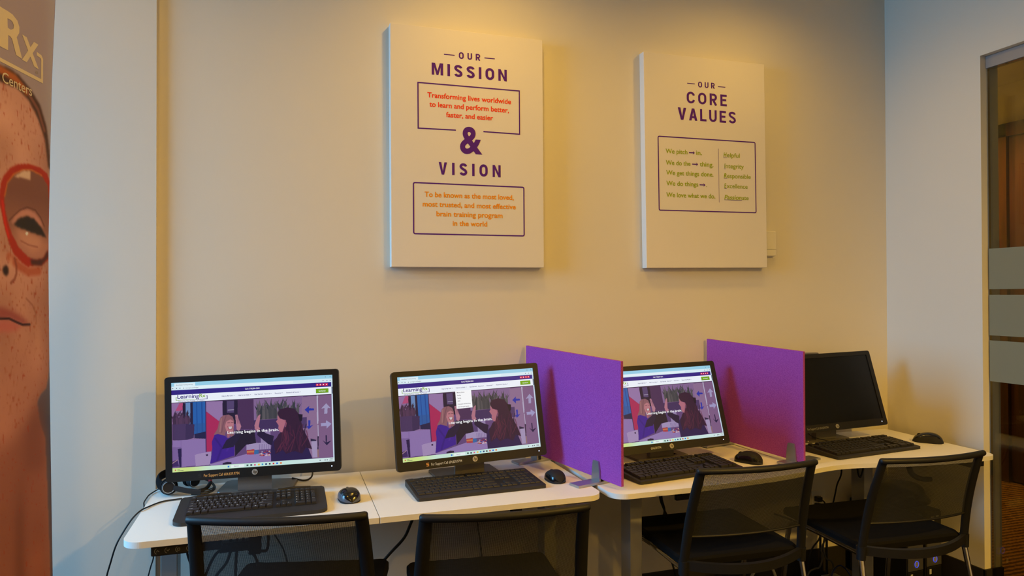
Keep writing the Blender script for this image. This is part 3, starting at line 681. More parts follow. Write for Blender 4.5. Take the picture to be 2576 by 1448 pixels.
divider('purple felt divider between the second and third monitors, nearer the camera', (1.066, -0.565), (0.926, -0.018), HD + 0.013, 1.068, HD + 0.030, 1.086, ((1, 0.125, -0.105, 0.095), (1, 0.50, -0.10, 0.10)))
divider('purple felt divider between the third and the dark fourth monitor', (1.866, -0.493), (1.764, -0.018), HD + 0.012, 1.072, HD + 0.034, 1.094, ((1, 0.052, -0.060, 0.13), (1, 0.43, -0.09, 0.09)), HB)

# ------------------------------------------------------------------ monitors
SW, SH = 0.509, 0.286
def screen_art():
    nx, ny = 600, 340
    X, Y = np.meshgrid(np.linspace(0, 1, nx), np.linspace(0, 1, ny))
    A = Art(X, Y, (240, 244, 250)); P = lambda pts, c, a=1.0, s=0.35: A.poly(pts, c, s, a)
    R = lambda x0, x1, y0, y1, c, a=1.0, s=0.3: A.poly([(x0, y0), (x1, y0), (x1, y1), (x0, y1)], c, s, a)
    R(-.1, 1.1, .955, 1.1, (150, 206, 232)); R(-.1, 1.1, .916, .957, (214, 236, 246)); R(.018, .145, .955, .993, (222, 240, 248))
    R(0.06, 0.75, .925, .95, (226, 243, 250)); R(-.1, .996, .863, .916, (46, 30, 128)); R(-.1, .996, .777, .863, (236, 242, 252))
    for k in range(4): R(.894 + .0197 * k, .910 + .0197 * k, .878, .904, (222, 30, 66))
    R(.893, .972, .794, .844, (112, 164, 22)); R(.893, .972, .794, .799, (70, 110, 20))
    R(-.1, .996, .047, .775, (112, 80, 140)); R(-.1, .996, .770, .778, (30, 20, 40))
    R(0, .21, .35, .77, (158, 122, 176)); P([(0.048, 0.77), (0.067, 0.768), (0.067, 0.685), (0.023, 0.683)], (206, 84, 140)); P([(0, .77), (.048, .77), (.02, .68), (0, .62)], (170, 130, 190))
    P([(0.085, 0.771), (0.204, 0.77), (0.202, 0.405), (0.082, 0.41)], (40, 110, 200)); R(.085, .113, .43, .768, (120, 160, 220)); R(.15, .155, .42, .768, (24, 80, 170)); R(.18, .186, .42, .768, (24, 80, 170)); R(.13, .2, .42, .53, (46, 96, 170), .6)
    P([(0.067, 0.768), (0.085, 0.766), (0.083, 0.5), (0.065, 0.5)], (34, 22, 60)); P([(0.113, 0.768), (0.128, 0.769), (0.128, 0.45), (0.110, 0.45)], (40, 28, 66))
    P([(0.135, 0.413), (0.205, 0.433), (0.204, 0.352), (0.134, 0.365)], (38, 36, 84))
    rs = np.random.RandomState(4)
    def leaves(x0, x1, y0, y1, n, c1, c2):
        for i in range(n):
            bx = x0 + (x1 - x0) * rs.rand(); tx = bx + rs.uniform(-.035, .035); ty = y1 - (y1 - y0) * rs.rand() * .4; wd_ = rs.uniform(.005, .009)
            c = np.array(c1) + (np.array(c2) - np.array(c1)) * rs.rand()
            P([(bx - wd_, y0), (bx - wd_ * 1.2, y0 + (ty - y0) * .5), (tx, ty), (bx + wd_ * 1.2, y0 + (ty - y0) * .5), (bx + wd_, y0)], c)
    leaves(.008, .105, .53, .70, 26, (40, 30, 56), (96, 62, 100))
    P([(0.003, 0.534), (0.084, 0.532), (0.136, 0.521), (0.131, 0.37), (0.08, 0.348), (0.002, 0.358)], (66, 48, 96)); P([(0.003, 0.534), (0.084, 0.532), (.08, .348), (.002, .358)], (86, 62, 112), .8)
    P([(0.002, 0.353), (0.201, 0.352), (0.202, 0.206), (0.233, 0.207), (0.225, 0.063), (0.0, 0.052)], (162, 132, 200)); R(.05, .06, .06, .35, (150, 118, 188), .5)
    P([(0.002, 0.278), (0.054, 0.276), (0.042, 0.057), (0.0, 0.054)], (140, 110, 178)); P([(0.033, 0.255), (0.056, 0.261), (0.054, 0.055), (0.042, 0.052)], (42, 26, 84)); P([(0, .12), (.03, .14), (.04, .06), (0, .06)], (70, 44, 110)); A.line([(0, .10), (.03, .135)], .004, (190, 150, 170))
    P([(0.21, 0.769), (0.31, 0.765), (0.306, 0.509), (0.208, 0.661)], (172, 136, 196)); P([(0.208, 0.658), (0.288, 0.536), (0.285, 0.356), (0.233, 0.204), (0.204, 0.205)], (196, 44, 104)); A.line([(.206, .77), (.204, .205)], .0025, (60, 40, 100))
    P([(0.402, 0.768), (0.533, 0.766), (0.525, 0.425), (0.395, 0.431)], (84, 52, 100)); P([(0.309, 0.767), (0.402, 0.768), (0.398, 0.50), (0.374, 0.50), (0.308, 0.607)], (38, 26, 62)); P([(0.334, 0.764), (0.38, 0.764), (0.378, 0.627), (0.335, 0.629)], (96, 76, 130)); R(.34, .378, .655, .662, (200, 190, 220))
    P([(.5, .768), (.81, .768), (.81, .5), (.5, .5)], (150, 116, 170)); P([(0.804, 0.76), (0.991, 0.766), (1.0, 0.05), (0.85, 0.051), (0.793, 0.394)], (162, 126, 170)); P([(.9, .77), (1, .77), (1, .05), (.9, .05)], (142, 104, 152), .8)
    P([(0.382, 0.422), (0.536, 0.414), (0.527, 0.267), (0.451, 0.258), (0.379, 0.132)], (36, 26, 52)); P([(.5, .43), (.6, .42), (.6, .25), (.51, .27)], (96, 70, 130)); R(.54, .6, .26, .4, (190, 172, 220), .8)
    leaves(.51, .79, .53, .77, 58, (40, 48, 62), (110, 104, 110))
    P([(0.498, 0.528), (0.644, 0.527), (0.829, 0.527), (0.825, 0.401), (0.498, 0.428)], (74, 52, 106)); R(.645, .83, .40, .527, (92, 68, 124), .8)
    for pts, c in (([(0.818, 0.613), (0.847, 0.653), (0.846, 0.628), (0.878, 0.621), (0.877, 0.599), (0.845, 0.6), (0.844, 0.566)], (40, 56, 190)), ([(0.956, 0.672), (0.983, 0.614), (0.964, 0.619), (0.961, 0.553), (0.941, 0.554), (0.944, 0.618), (0.924, 0.615)], (188, 180, 226)),
                   ([(0.839, 0.488), (0.852, 0.489), (0.851, 0.423), (0.87, 0.436), (0.841, 0.386), (0.827, 0.421), (0.838, 0.419)], (50, 60, 190)), ([(0.918, 0.446), (0.951, 0.447), (0.952, 0.478), (0.986, 0.433), (0.954, 0.381), (0.955, 0.411), (0.919, 0.41)], (186, 180, 232)),
                   ([(0.945, 0.305), (0.954, 0.304), (0.953, 0.223), (0.981, 0.24), (0.952, 0.188), (0.925, 0.252), (0.945, 0.224)], (44, 34, 80)), ([(0.896, 0.767), (0.905, 0.768), (0.903, 0.443), (0.894, 0.442)], (206, 198, 232)), ([(0.897, 0.43), (0.902, 0.43), (0.902, 0.3), (0.897, 0.3)], (206, 198, 232)), ([(0.894, 0.30), (0.902, 0.30), (0.899, 0.15), (0.893, 0.15)], (44, 34, 70)), ([(0.893, 0.15), (0.899, 0.15), (0.899, 0.06), (0.892, 0.06)], (170, 130, 120)),
                   ([(.85, .28), (.885, .26), (.885, .245), (.85, .245)], (50, 40, 80)), ([(.855, .245), (.89, .245), (.89, .06), (.86, .06)], (190, 172, 216))): P(pts, c)
    P([(0.225, 0.063), (0.449, 0.151), (0.601, 0.14), (0.61, 0.05), (0.231, 0.05)], (168, 140, 206)); P([(0.45, 0.253), (0.514, 0.269), (0.601, 0.258), (0.6, 0.19), (0.45, 0.19)], (186, 168, 216)); P([(0.452, 0.195), (0.498, 0.199), (0.497, 0.139), (0.451, 0.143)], (196, 70, 84)); R(.452, .497, .165, .18, (226, 140, 90)); P([(0.498, 0.193), (0.525, 0.184), (0.524, 0.145), (0.497, 0.139)], (60, 120, 190))
    for i in range(60): x, y = .528 + .072 * rs.rand(), .112 + .055 * rs.rand(); R(x, x + .009, y, y + .01, [(210, 60, 80), (230, 210, 230), (60, 70, 160), (230, 190, 170), (120, 40, 90)][i % 5])
    for i in range(7): A.line([(.53 + i * .011, .25), (.53 + i * .011, .17)], .0012, (120, 96, 160))
    P([(0.135, 0.175), (0.15, 0.187), (0.235, 0.204), (0.231, 0.06), (0.14, 0.05)], (188, 162, 214)); P([(0.201, 0.175), (0.214, 0.178), (0.214, 0.159), (0.204, 0.156)], (56, 36, 84)); P([(0.303, 0.066), (0.33, 0.076), (0.357, 0.068), (0.357, 0.049), (0.303, 0.049)], (48, 34, 72))
    P([(0.278, 0.425), (0.32, 0.371), (0.335, 0.34), (0.372, 0.355), (0.379, 0.286), (0.374, 0.142), (0.226, 0.067), (0.241, 0.208), (0.24, 0.314), (0.257, 0.389)], (70, 32, 160)); A.line([(.26, .35), (.30, .24), (.27, .1)], .006, (52, 22, 130), .6); A.line([(.33, .2), (.36, .3)], .006, (92, 50, 180), .6)
    P([(0.313, 0.602), (0.345, 0.608), (0.369, 0.581), (0.378, 0.531), (0.375, 0.482), (0.375, 0.365), (0.356, 0.357), (0.326, 0.419), (0.32, 0.371), (0.278, 0.396), (0.251, 0.389), (0.276, 0.454), (0.285, 0.531), (0.294, 0.579)], (158, 104, 118)); A.line([(.30, .57), (.29, .42)], .004, (196, 140, 140), .7); A.line([(.33, .6), (.31, .5), (.30, .41)], .003, (120, 74, 96), .6)
    P([(0.329, 0.531), (0.355, 0.553), (0.373, 0.531), (0.375, 0.482), (0.368, 0.414), (0.349, 0.397), (0.329, 0.429), (0.321, 0.478)], (214, 138, 152)); P([(0.339, 0.471), (0.367, 0.471), (0.361, 0.444), (0.347, 0.443)], (236, 226, 232)); A.line([(.338, .475), (.345, .440), (.362, .441), (.369, .475)], .002, (150, 60, 80)); A.line([(.338, .515), (.35, .515)], .002, (80, 40, 60)); A.line([(.36, .515), (.37, .515)], .002, (80, 40, 60))
    P([(0.33, 0.40), (0.352, 0.40), (0.348, 0.352), (.336, .345)], (186, 110, 130))
    P([(0.329, 0.322), (0.386, 0.383), (0.393, 0.441), (0.419, 0.423), (0.41, 0.341), (0.37, 0.239), (0.299, 0.224), (0.313, 0.275)], (40, 28, 66)); P([(0.385, 0.599), (0.398, 0.603), (0.408, 0.537), (0.421, 0.467), (0.411, 0.419), (0.393, 0.426), (0.389, 0.5)], (206, 140, 164)); A.line([(.392, .59), (.4, .5)], .0015, (150, 90, 120)); A.line([(.401, .57), (.409, .5)], .0015, (150, 90, 120))
    P([(0.523, 0.426), (0.536, 0.424), (0.574, 0.37), (0.622, 0.334), (0.609, 0.227), (0.582, 0.251), (0.518, 0.357)], (38, 26, 66)); P([(0.502, 0.468), (0.511, 0.516), (0.526, 0.574), (0.541, 0.591), (0.536, 0.523), (0.529, 0.455), (0.537, 0.424), (0.519, 0.396), (0.504, 0.428)], (206, 134, 158))
    P([(0.61, 0.267), (0.656, 0.34), (0.778, 0.295), (0.832, 0.188), (0.859, 0.05), (0.601, 0.05), (0.599, 0.17)], (48, 32, 88))
    P([(0.646, 0.592), (0.664, 0.635), (0.71, 0.651), (0.755, 0.632), (0.781, 0.568), (0.803, 0.535), (0.795, 0.475), (0.804, 0.393), (0.835, 0.288), (0.859, 0.155), (0.82, 0.18), (0.795, 0.113), (0.746, 0.15), (0.695, 0.122), (0.674, 0.169), (0.628, 0.126), (0.62, 0.255), (0.651, 0.351), (0.692, 0.416), (0.7, 0.505), (0.661, 0.53)], (58, 28, 62))
    for i in range(26):
        x = .66 + .17 * rs.rand(); A.line([(x, .45 - .1 * rs.rand()), (x + rs.uniform(-.03, .03), .3), (x + rs.uniform(-.04, .03), .14 + .08 * rs.rand())], .003, [(112, 46, 76), (88, 36, 70), (44, 22, 54)][i % 3], .7)
    P([(0.648, 0.571), (0.661, 0.53), (0.699, 0.501), (0.686, 0.427), (0.674, 0.368), (0.657, 0.38), (0.65, 0.421), (0.653, 0.45), (0.637, 0.497), (0.647, 0.521)], (204, 124, 146)); A.line([(.692, .51), (.70, .47), (.695, .43)], .003, (176, 96, 120)); P([(.775, .57), (.805, .56), (.80, .49), (.785, .48)], (30, 18, 44))
    pm = ((Y > .047) & (Y < .775) & (X < .991)).astype(float); A.c = A.c * (1 - pm * .17)[..., None]
    R(.991, 1.1, .047, .915, (196, 214, 232)); R(.993, 1, .78, .86, (90, 96, 120))
    g = (Y < .047).astype(float); A.mix(g, (196, 228, 222)); A.mix(g * np.clip(.45 - X, 0, 1) * 1.6 * (0.6 + 0.4 * np.sin(X * 18)), (206, 222, 70)); A.mix(g * np.clip(X - .7, 0, 1) * 2, (222, 232, 240))
    R(.353, .435, .008, .038, (228, 240, 240))
    for x, c in ((.338, (30, 120, 220)), (.454, (60, 90, 80)), (.477, (60, 70, 90)), (.5, (220, 90, 140)), (.524, (236, 190, 60)), (.547, (40, 150, 200)), (.569, (30, 60, 120)), (.592, (40, 36, 44)), (.615, (214, 30, 46)), (.638, (40, 110, 220)), (.661, (90, 160, 80)), (.661, (230, 120, 60)), (.017, (196, 60, 60)), (.907, (90, 100, 110)), (.939, (90, 100, 110)), (.952, (90, 100, 110))):
        wv = .0055 if x < .9 and x > .02 else .0035
        R(x - wv, x + wv, .023 - wv * 1.6, .023 + wv * 1.6, c)
    mp = lambda u, v: ((u - .5) * SW, -0.0008, (v - .5) * SH)
    return grid_mesh('screen', X, Y, A.c, mp, M['screenm'])
ART = screen_art()
sm = lambda u, v: ((u - .5) * SW, -0.0013, (v - .5) * SH)
_shared = {}
def once(key, fn):
    if key not in _shared: _shared[key] = fn()
    return _shared[key]
def child(name, key, fn, mats, parent, mw=None, smooth=False):
    """one mesh, shared by every copy of the same part"""
    if key not in _shared:
        o = fn().build(name, mats, parent, smooth); _shared[key] = o.data
    else:
        o = bpy.data.objects.new(name, _shared[key]); COL.objects.link(o); o.parent = parent
    if mw is not None: o.matrix_local = mw
    return o

def mk_housing():
    mb = MB(); B0, B1 = -SH / 2 - 0.0305, SH / 2 + 0.0185; hw = SW / 2 + 0.02
    mb.prism(rrect(-hw, hw, B0, B1, 0.010), 0.0, 0.022, bev=0.004, mapf=lambda x, y, z: (x, z, y))
    mb.prism(rrect(-0.19, 0.19, -0.11, 0.11, 0.03), 0.02, 0.05, bev=0.012, mapf=lambda x, y, z: (x, z, y))
    return mb
def mk_bezel():
    mb = MB(); B0, B1 = -SH / 2 - 0.0305, SH / 2 + 0.0185; hw = SW / 2 + 0.02
    out = rrect(-hw, hw, B0, B1, 0.010, 6); n = len(out)
    inn = [(max(-SW / 2, min(SW / 2, x)), max(-SH / 2, min(SH / 2, z))) for x, z in out]
    V = [(x, -0.004, z) for x, z in out] + [(x, -0.004, z) for x, z in inn] + [(x, 0.001, z) for x, z in out] + [(x, 0.0, z) for x, z in inn]; F = []
    for i in range(n):
        j = (i + 1) % n
        for q in ((i, j, n + j, n + i), (n + i, n + j, 3 * n + j, 3 * n + i), (2 * n + i, 2 * n + j, j, i)): 
            if len(set(V[k] for k in q)) >= 3: F.append(q)
    return mb.add(V, F)
def mk_base(): return MB().prism(rrect(-0.118, 0.118, -0.004, 0.145, 0.012), 0.0008, 0.010, bev=0.003)
def mk_neck():
    mb = MB(); mb.prism([(-0.054, 0.012), (0.054, 0.012), (0.046, 0.05), (-0.046, 0.05)], 0.0095, 0.19, bev=0.002)
    mb.box(-0.05, 0.05, 0.045, 0.06, 0.13, 0.24, bev=0.003); return mb
def mk_badge():
    mb = MB(); mb.lathe([(0.0, 0.0), (0.0092, 0.0), (0.0092, 0.0008), (0.0, 0.0009)], 24, mapf=lambda x, y, z: (x, -0.0042 - z, y)); return mb
def mk_hp():
    mb = MB(); m_ = lambda u, v: (u, -0.0054, v)
    sl = lambda x, y: (x + y * 0.32, y)
    mb.ribbon([sl(-0.0038, 0.0068), sl(-0.0038, -0.0036)], 0.0013, m_); mb.ribbon([sl(-0.0038, 0.0012), sl(-0.0028, 0.0024), sl(-0.0008, 0.0024), sl(-0.0002, 0.0012), sl(-0.0002, -0.0036)], 0.0013, m_)
    mb.ribbon([sl(0.0020, 0.0024), sl(0.0020, -0.0070)], 0.0013, m_); mb.ribbon([sl(0.0020, 0.0024), sl(0.0046, 0.0024), sl(0.0052, 0.0012), sl(0.0052, -0.0024), sl(0.0046, -0.0036), sl(0.0020, -0.0036)], 0.0013, m_)
    return mb
def txt(items):
    mb = MB()
    for s, a, b, y, cap, bold in items: lettering(mb, s, a, b, y, cap, sm, bold=bold)
    return mb
U_ = SW  # lettering is placed in screen fractions; heights given as a fraction of the height
def screen_text(mb, s, a, b, y, cap, bold=0.0):
    V, F = raw(s, bold); x0 = min(p[0] for p in V); x1 = max(p[0] for p in V)
    return mb.add([sm(a + (p[0] - x0) * (b - a) / (x1 - x0), y + p[1] * cap / CAP) for p in V], F)
def mk_head():
    return screen_text(MB(), 'Learning begins in the brain.', .336, .653, .391, .030, .015)
def mk_menu():
    mb = MB()
    for s, a, b in (('Help for My Child', .305, .372), ('Help for an Adult', .407, .474), ('Get Started', .507, .559), ('About Us', .569, .603), ('Resources', .634, .673), ('Research & Results', .706, .786)): screen_text(mb, s, a, b, .814, .014, .008)
    for x in (.381, .482, .610, .680, .793): mb.ribbon([(x - .003, .824), (x, .819), (x + .003, .824)], .0018, sm)
    return mb
def mk_call():
    return screen_text(MB(), 'Call (778)284-2201', .449, .539, .882, .016, .01)
def mk_icon(k):
    def f(): return MB().disc(.902 + .0197 * k, .891, .0035, .006, sm, n=10)
    return f
def mk_button(): return screen_text(MB(), 'Get Started', .910, .953, .812, .014, .012)
def mk_logo_navy():
    mb = MB(); screen_text(mb, 'Learning', .036, .166, .819, .042, .014)
    mb.ribbon([(.167, .801), (.216, .801), (.216, .838), (.208, .838)], .004, sm); mb.ribbon(arc(.159, .799, .0052, .0092, 200, 560, 14), .0028, sm)
    screen_text(mb, 'One-on-One Brain Training', .04, .143, .781, .014, .006); screen_text(mb, 'Centers', .17, .199, .783, .012, .006); return mb
def mk_logo_green():
    mb = MB(); screen_text(mb, 'Rx', .169, .206, .822, .038, .014); mb.ribbon([(.036, .836), (.028, .836), (.028, .801), (.153, .801)], .004, sm); return mb
def mk_browser():
    mb = MB(); screen_text(mb, 'Brain-Based Training Learning', .030, .128, .967, .012); screen_text(mb, 'learningrx.com/langley/', .087, .165, .930, .012)
    for x in (.009, .032, .052, .075): mb.disc(x, .935, .003, .005, sm, n=8)
    for x in (.955, .985): mb.disc(x, .978, .003, .004, sm, n=8)
    for x in (.94, .965, .985): mb.disc(x, .937, .003, .005, sm, n=8)
    screen_text(mb, 'Search', .372, .40, .018, .012)
    for a, b, y in ((.03, .045, .030), (.03, .066, .015), (.968, .988, .030), (.966, .988, .015)): mb.ribbon([(a, y), (b, y)], .004, sm)
    return mb
def mk_drop():
    mb = MB(); return mb.poly([(.400, .565), (.516, .567), (.516, .783), (.400, .785)], lambda u, v: ((u - .5) * SW, -0.0010, (v - .5) * SH))
def mk_droptext():
    mb = MB()
    for s, a, b, y in (('Memory Decline', .411, .466, .755), ('Reading', .411, .438, .722), ('Tutoring', .411, .438, .686), ('ADHD', .411, .430, .652), ('Concussion and Brain Injury', .411, .505, .614), ('Brain Strong for Seniors', .411, .492, .581)): screen_text(mb, s, a, b, y, .013, .012)
    return mb
bz = lambda u, v: (u, -0.0043, v)
def mk_sticker(full):
    def f():
        mb = MB(); lettering(mb, full, -0.158 if full[0] == 'F' else -0.094, -0.048, -SH / 2 - 0.0205, 0.0088, bz, bold=0.012); return mb
    return f
def mk_five():
    mb = MB(); mb.ribbon([(-0.166, -SH / 2 - 0.011), (-0.1735, -SH / 2 - 0.011), (-0.1735, -SH / 2 - 0.0155), (-0.167, -SH / 2 - 0.0155), (-0.167, -SH / 2 - 0.0205), (-0.1745, -SH / 2 - 0.0205)], 0.0022, bz); return mb
def mk_led(): return MB().lathe([(0, 0), (0.0022, 0), (0.0018, 0.0006), (0, 0.0006)], 12, mapf=lambda x, y, z: (0.245 + x, -0.0041 - z, -SH / 2 - 0.014 + y))

def monitor(label, x, y, z, yaw, tilt, roll, on=True, sticker='For Support Call 604.639.9794', stick_m='sticker', five='sticker', drop=False, base_z=HD):
    t = thing('monitor', label, 'monitor', (x, y, base_z), yaw, 'monitors along the desks')
    D = Matrix.Translation((0, 0, z - base_z)) @ Matrix.Rotation(-tilt, 4, 'X') @ Matrix.Rotation(-roll, 4, 'Y')
    child('stand_base', 'base', mk_base, M['standdark'], t)
    child('stand_neck', 'neck', mk_neck, M['stand'], t)
    h = child('housing', 'housing', mk_housing, M['bezel'], t, D)
    child('bezel', 'bezel', mk_bezel, M['bezel'], t, D)
    if on:
        s = bpy.data.objects.new('screen', ART); COL.objects.link(s); s.parent = t; s.matrix_local = D
        child('headline', 'head', mk_head, M['s_white'], s); child('menu_text', 'menu', mk_menu, M['s_navy'], s); child('call_text', 'call', mk_call, M['s_white'], s); child('button_text', 'btn', mk_button, M['s_white'], s)
        for k in range(4): child('social_icon', 'ic%d' % k, mk_icon(k), M['s_white'], s)
        child('site_logo', 'logon', mk_logo_navy, M['s_navy'], s); child('site_logo', 'logog', mk_logo_green, M['s_green'], s); child('browser_text', 'brow', mk_browser, M['s_dark'], s)
        if drop:
            child('drop_down_menu', 'drop', mk_drop, M['s_white'], s); child('drop_down_text', 'dropt', mk_droptext, M['s_dark'], s)
    else:
        s = MB().box(-SW / 2, SW / 2, -0.0008, 0.0004, -SH / 2, SH / 2).build('screen', M['offscreen'], t); s.matrix_local = D
    D2 = D @ Matrix.Translation((0, 0, -SH / 2 - 0.0155))
    bd = child('maker_badge', 'badge', mk_badge, M['badge'], t, D2, True)
    child('badge_letters', 'hp', mk_hp, M['bezel'], bd)
    child('power_light', 'led', mk_led, M['led'], t, D)
    child('support_sticker', 'stk' + sticker + stick_m, mk_sticker(sticker), M[stick_m], t, D)
    if five: child('sticker_mark', 'five' + five, mk_five, M[five], t, D)
    return t
mon1 = monitor('lit black monitor nearest the banner, a headset lying beside its stand', -0.0905, -0.203, 0.872, -0.178, 0.057, 0.034, five='kbody')
mon2 = monitor('lit black monitor with a white drop-down menu open on its page', 0.631, -0.253, 0.871, 0.062, 0.207, 0.022, stick_m='stickerw', drop=True)
mon3 = monitor('lit black monitor standing between the two purple dividers', 1.421, -0.227, 0.854, 0.052, 0.293, 0.018, sticker='604.639.9794', stick_m='stickerw', five=None)
mon4 = monitor('black monitor with its screen off, beyond both purple dividers', 2.270, -0.175, 0.868, -0.012, 0.296, 0.024, on=False, sticker='For Support Call 604.639.9794', stick_m='legenddim', five=None, base_z=HB)
tc = MB().box(-0.06, 0.02, 0.075, 0.10, 0.10, 0.382, bev=0.004).build('stand_column', M['stand'], mon4)

# ------------------------------------------------------------------ keyboards
ROWS = [
    [('Esc', 1), (None, 1), ('F1', 1), ('F2', 1), ('F3', 1), ('F4', 1), (None, .5), ('F5', 1), ('F6', 1), ('F7', 1), ('F8', 1), (None, .5), ('F9', 1), ('F10', 1), ('F11', 1), ('F12', 1)],
    [(c, 1) for c in '`1234567890-='] + [('Back', 2)],
    [('Tab', 1.5)] + [(c, 1) for c in 'QWERTYUIOP[]'] + [('\\', 1.5)],
    [('Caps', 1.75)] + [(c, 1) for c in 'ASDFGHJKL;'] + [("'", 1), ('Enter', 2.25)],
    [('Shift', 2.25)] + [(c, 1) for c in 'ZXCVBNM,./'] + [('Shift', 2.75)],
    [('Ctrl', 1.25), ('#', 1.25), ('Alt', 1.25), (' ', 6.25), ('Alt', 1.25), ('#', 1.25), ('Fn', 1.25), ('Ctrl', 1.25)]]
def keyboard(name_label, x, y, rz, W, D, palm, back, side, z0, slope, key_h, gap, legend='legend', wave=False, brand=None, lip=0.0, cord=None):
    t = thing('keyboard', name_label, 'keyboard', (x, y, z0), rz, 'keyboards on the desks')
    zf = 0.011; top = lambda u, v: zf + (v + D / 2) / D * slope
    out = rrect(-W / 2, W / 2, -D / 2, D / 2, 0.03 if wave else 0.008, 10)
    if wave:
        back_c = [(xx, D / 2 + 0.006 * math.cos(xx / W * 4 * PI) - 0.004) for xx in np.linspace(W / 2 - 0.035, -W / 2 + 0.035, 24)]
        out = [p for p in out if p[1] < D / 2 - 0.004] ; k = max(i for i, p in enumerate(out) if p[0] > 0); out = out[:k + 1] + back_c + out[k + 1:]
    body = MB().prism(out, 0.001, 0.02, bev=0.0045, seg=3, top=top).build('body', M['kbody'], t)
    y0, y1 = -D / 2 + palm, D / 2 - back; KW = W - 2 * side; u = KW / 22.9; rh = (y1 - y0) / 6.35
    tilt = math.atan(slope / D); R0 = Matrix.Rotation(tilt, 4, 'X')
    # recessed key bed
    mb = MB(); mb.poly(rrect(-KW / 2 - 0.003, KW / 2 + 0.003, y0 - 0.003, y1 + 0.003, 0.004, 4), lambda a, b: (a, b, top(a, b) + 0.0004)); mb.build('key_bed', M['black'], t)
    keys = []
    yy = y1
    for r in range(6):
        h = rh; yy0 = yy - h
        xx = -KW / 2
        for lab, w in ROWS[r]:
            if lab is not None: keys.append((lab, xx, yy0, w * u, h))
            xx += w * u
        nx = -KW / 2 + 15.4 * u
        nav = [['Prt', 'Scr', 'Brk'], ['Ins', 'Hm', 'PgU'], ['Del', 'End', 'PgD'], [], ['', '^', ''], ['<', 'v', '>']][r]
        for i_, lab in enumerate(nav):
            if lab: keys.append((lab, nx + i_ * u, yy0, u, h))
        px = -KW / 2 + 18.9 * u
        pad = [['<<', '>|', '+', '-'], ['Num', '/', '*', '-'], ['7', '8', '9', '+'], ['4', '5', '6', None], ['1', '2', '3', 'Ent'], ['0', None, '.', None]][r]
        for i_, lab in enumerate(pad):
            if lab is None: continue
            kh = h; ky = yy0; kw = u
            if lab in ('+', 'Ent') and r in (2, 4): kh = 2 * h; ky = yy0 - h
            if lab == '0': kw = 2 * u
            keys.append((lab, px + i_ * u, ky, kw, kh))
        yy = yy0 - (0.35 * rh if r == 0 else 0)
    keys.sort(key=lambda k: k[2])
    rest = MB()
    for n_, (lab, kx, ky, kw, kh) in enumerate(keys):
        mb = MB() if n_ < 99 else rest
        cx, cy = kx + kw / 2, ky + kh / 2; a, b = kw / 2 - gap, kh / 2 - gap; ta, tb = a - 0.0016, b - 0.0016
        o = Vector((cx, cy, top(cx, cy) + 0.0002)) if n_ >= 99 else Vector((0, 0, 0))
        V = [(o.x + sx * a, o.y + sy * b, o.z) for sx, sy in ((-1, -1), (1, -1), (1, 1), (-1, 1))] + [(o.x + sx * ta, o.y + sy * tb, o.z + key_h) for sx, sy in ((-1, -1), (1, -1), (1, 1), (-1, 1))]
        mb.add(V, [(0, 1, 5, 4), (1, 2, 6, 5), (2, 3, 7, 6), (3, 0, 4, 7), (4, 5, 6, 7)], 0)
        gm = lambda p, q, o=o: (o.x + p, o.y + q, o.z + key_h + 0.00025)
        if lab == '#':
            for ix in (0, 1):
                for iy in (0, 1): mb.poly([(-.002 + ix * .0022, -.002 + iy * .0022), (-.0002 + ix * .0022, -.002 + iy * .0022), (-.0002 + ix * .0022, -.0002 + iy * .0022), (-.002 + ix * .0022, -.0002 + iy * .0022)], gm, 1)
        elif lab == 'v': mb.poly([(-.0015, .001), (0, -.0015), (.0015, .001)], gm, 1)
        elif lab.strip():
            cap = 0.0040 if len(lab) == 1 else 0.0024; wl = 0.0029 if len(lab) == 1 else min(0.0022 * len(lab), 2 * ta - 0.001)
            if lab in "`'.,-=;": wl = 0.0012
            lettering(mb, lab, -ta + 0.0022, -ta + 0.0022 + wl, tb - 0.0022 - cap, cap, gm, 1, bold=0.014)
        if n_ < 99:
            k = mb.build('key', [M['key'], M[legend]], t); k.matrix_local = Matrix.Translation((cx, cy, top(cx, cy) + 0.0002)) @ R0
    if rest.v:
        k = rest.build('key', [M['key'], M[legend]], t); k['kind'] = 'stuff'
    if brand:
        mb = MB(); lettering(mb, brand, brand_x(brand), brand_x(brand) + 0.022, D / 2 - 0.022, 0.005, lambda a, b: (a, b, top(a, b) + 0.0006)); mb.build('brand_mark', M['legenddim'], t)
    if wave:
        for sx in (-1, 1):
            mb = MB(); mb.tube([(sx * 0.07, D / 2 - 0.013, top(0, D / 2 - 0.013)), (sx * 0.12, D / 2 - 0.009, top(0, D / 2 - 0.009) + 0.001), (sx * 0.17, D / 2 - 0.012, top(0, D / 2 - 0.012))], 0.004, 8, smooth=5); mb.build('media_key_strip', M['black'], t, True)
    if cord:
        mb = MB(); mb.tube(cord, 0.0017, 8, smooth=6); mb.build('cord', M['cord'], t, True)
    return t
def brand_x(b): return -0.02
keyboard('wide curved black keyboard with a palm rest, beside the headset', -0.085, -0.374, 0.0, 0.425, 0.226, 0.054, 0.034, 0.030, HD, 0.014, 0.0065, 0.0007, wave=True, brand='logi')
keyboard('flat dark grey keyboard in front of the monitor with the drop-down menu', 0.617, -0.362, 0.040, 0.440, 0.200, 0.030, 0.004, 0.010, HD, 0.010, 0.0028, 0.0006, legend='legenddim')
keyboard('black keyboard between the two purple dividers, on a short cord', 1.374, -0.405, 0.13, 0.465, 0.180, 0.020, 0.008, 0.014, HD, 0.014, 0.008, 0.0008, legend='legenddim',
         cord=[(0.17, 0.088, 0.018), (0.185, 0.11, 0.010), (0.17, 0.16, 0.004), (0.14, 0.20, 0.012)])
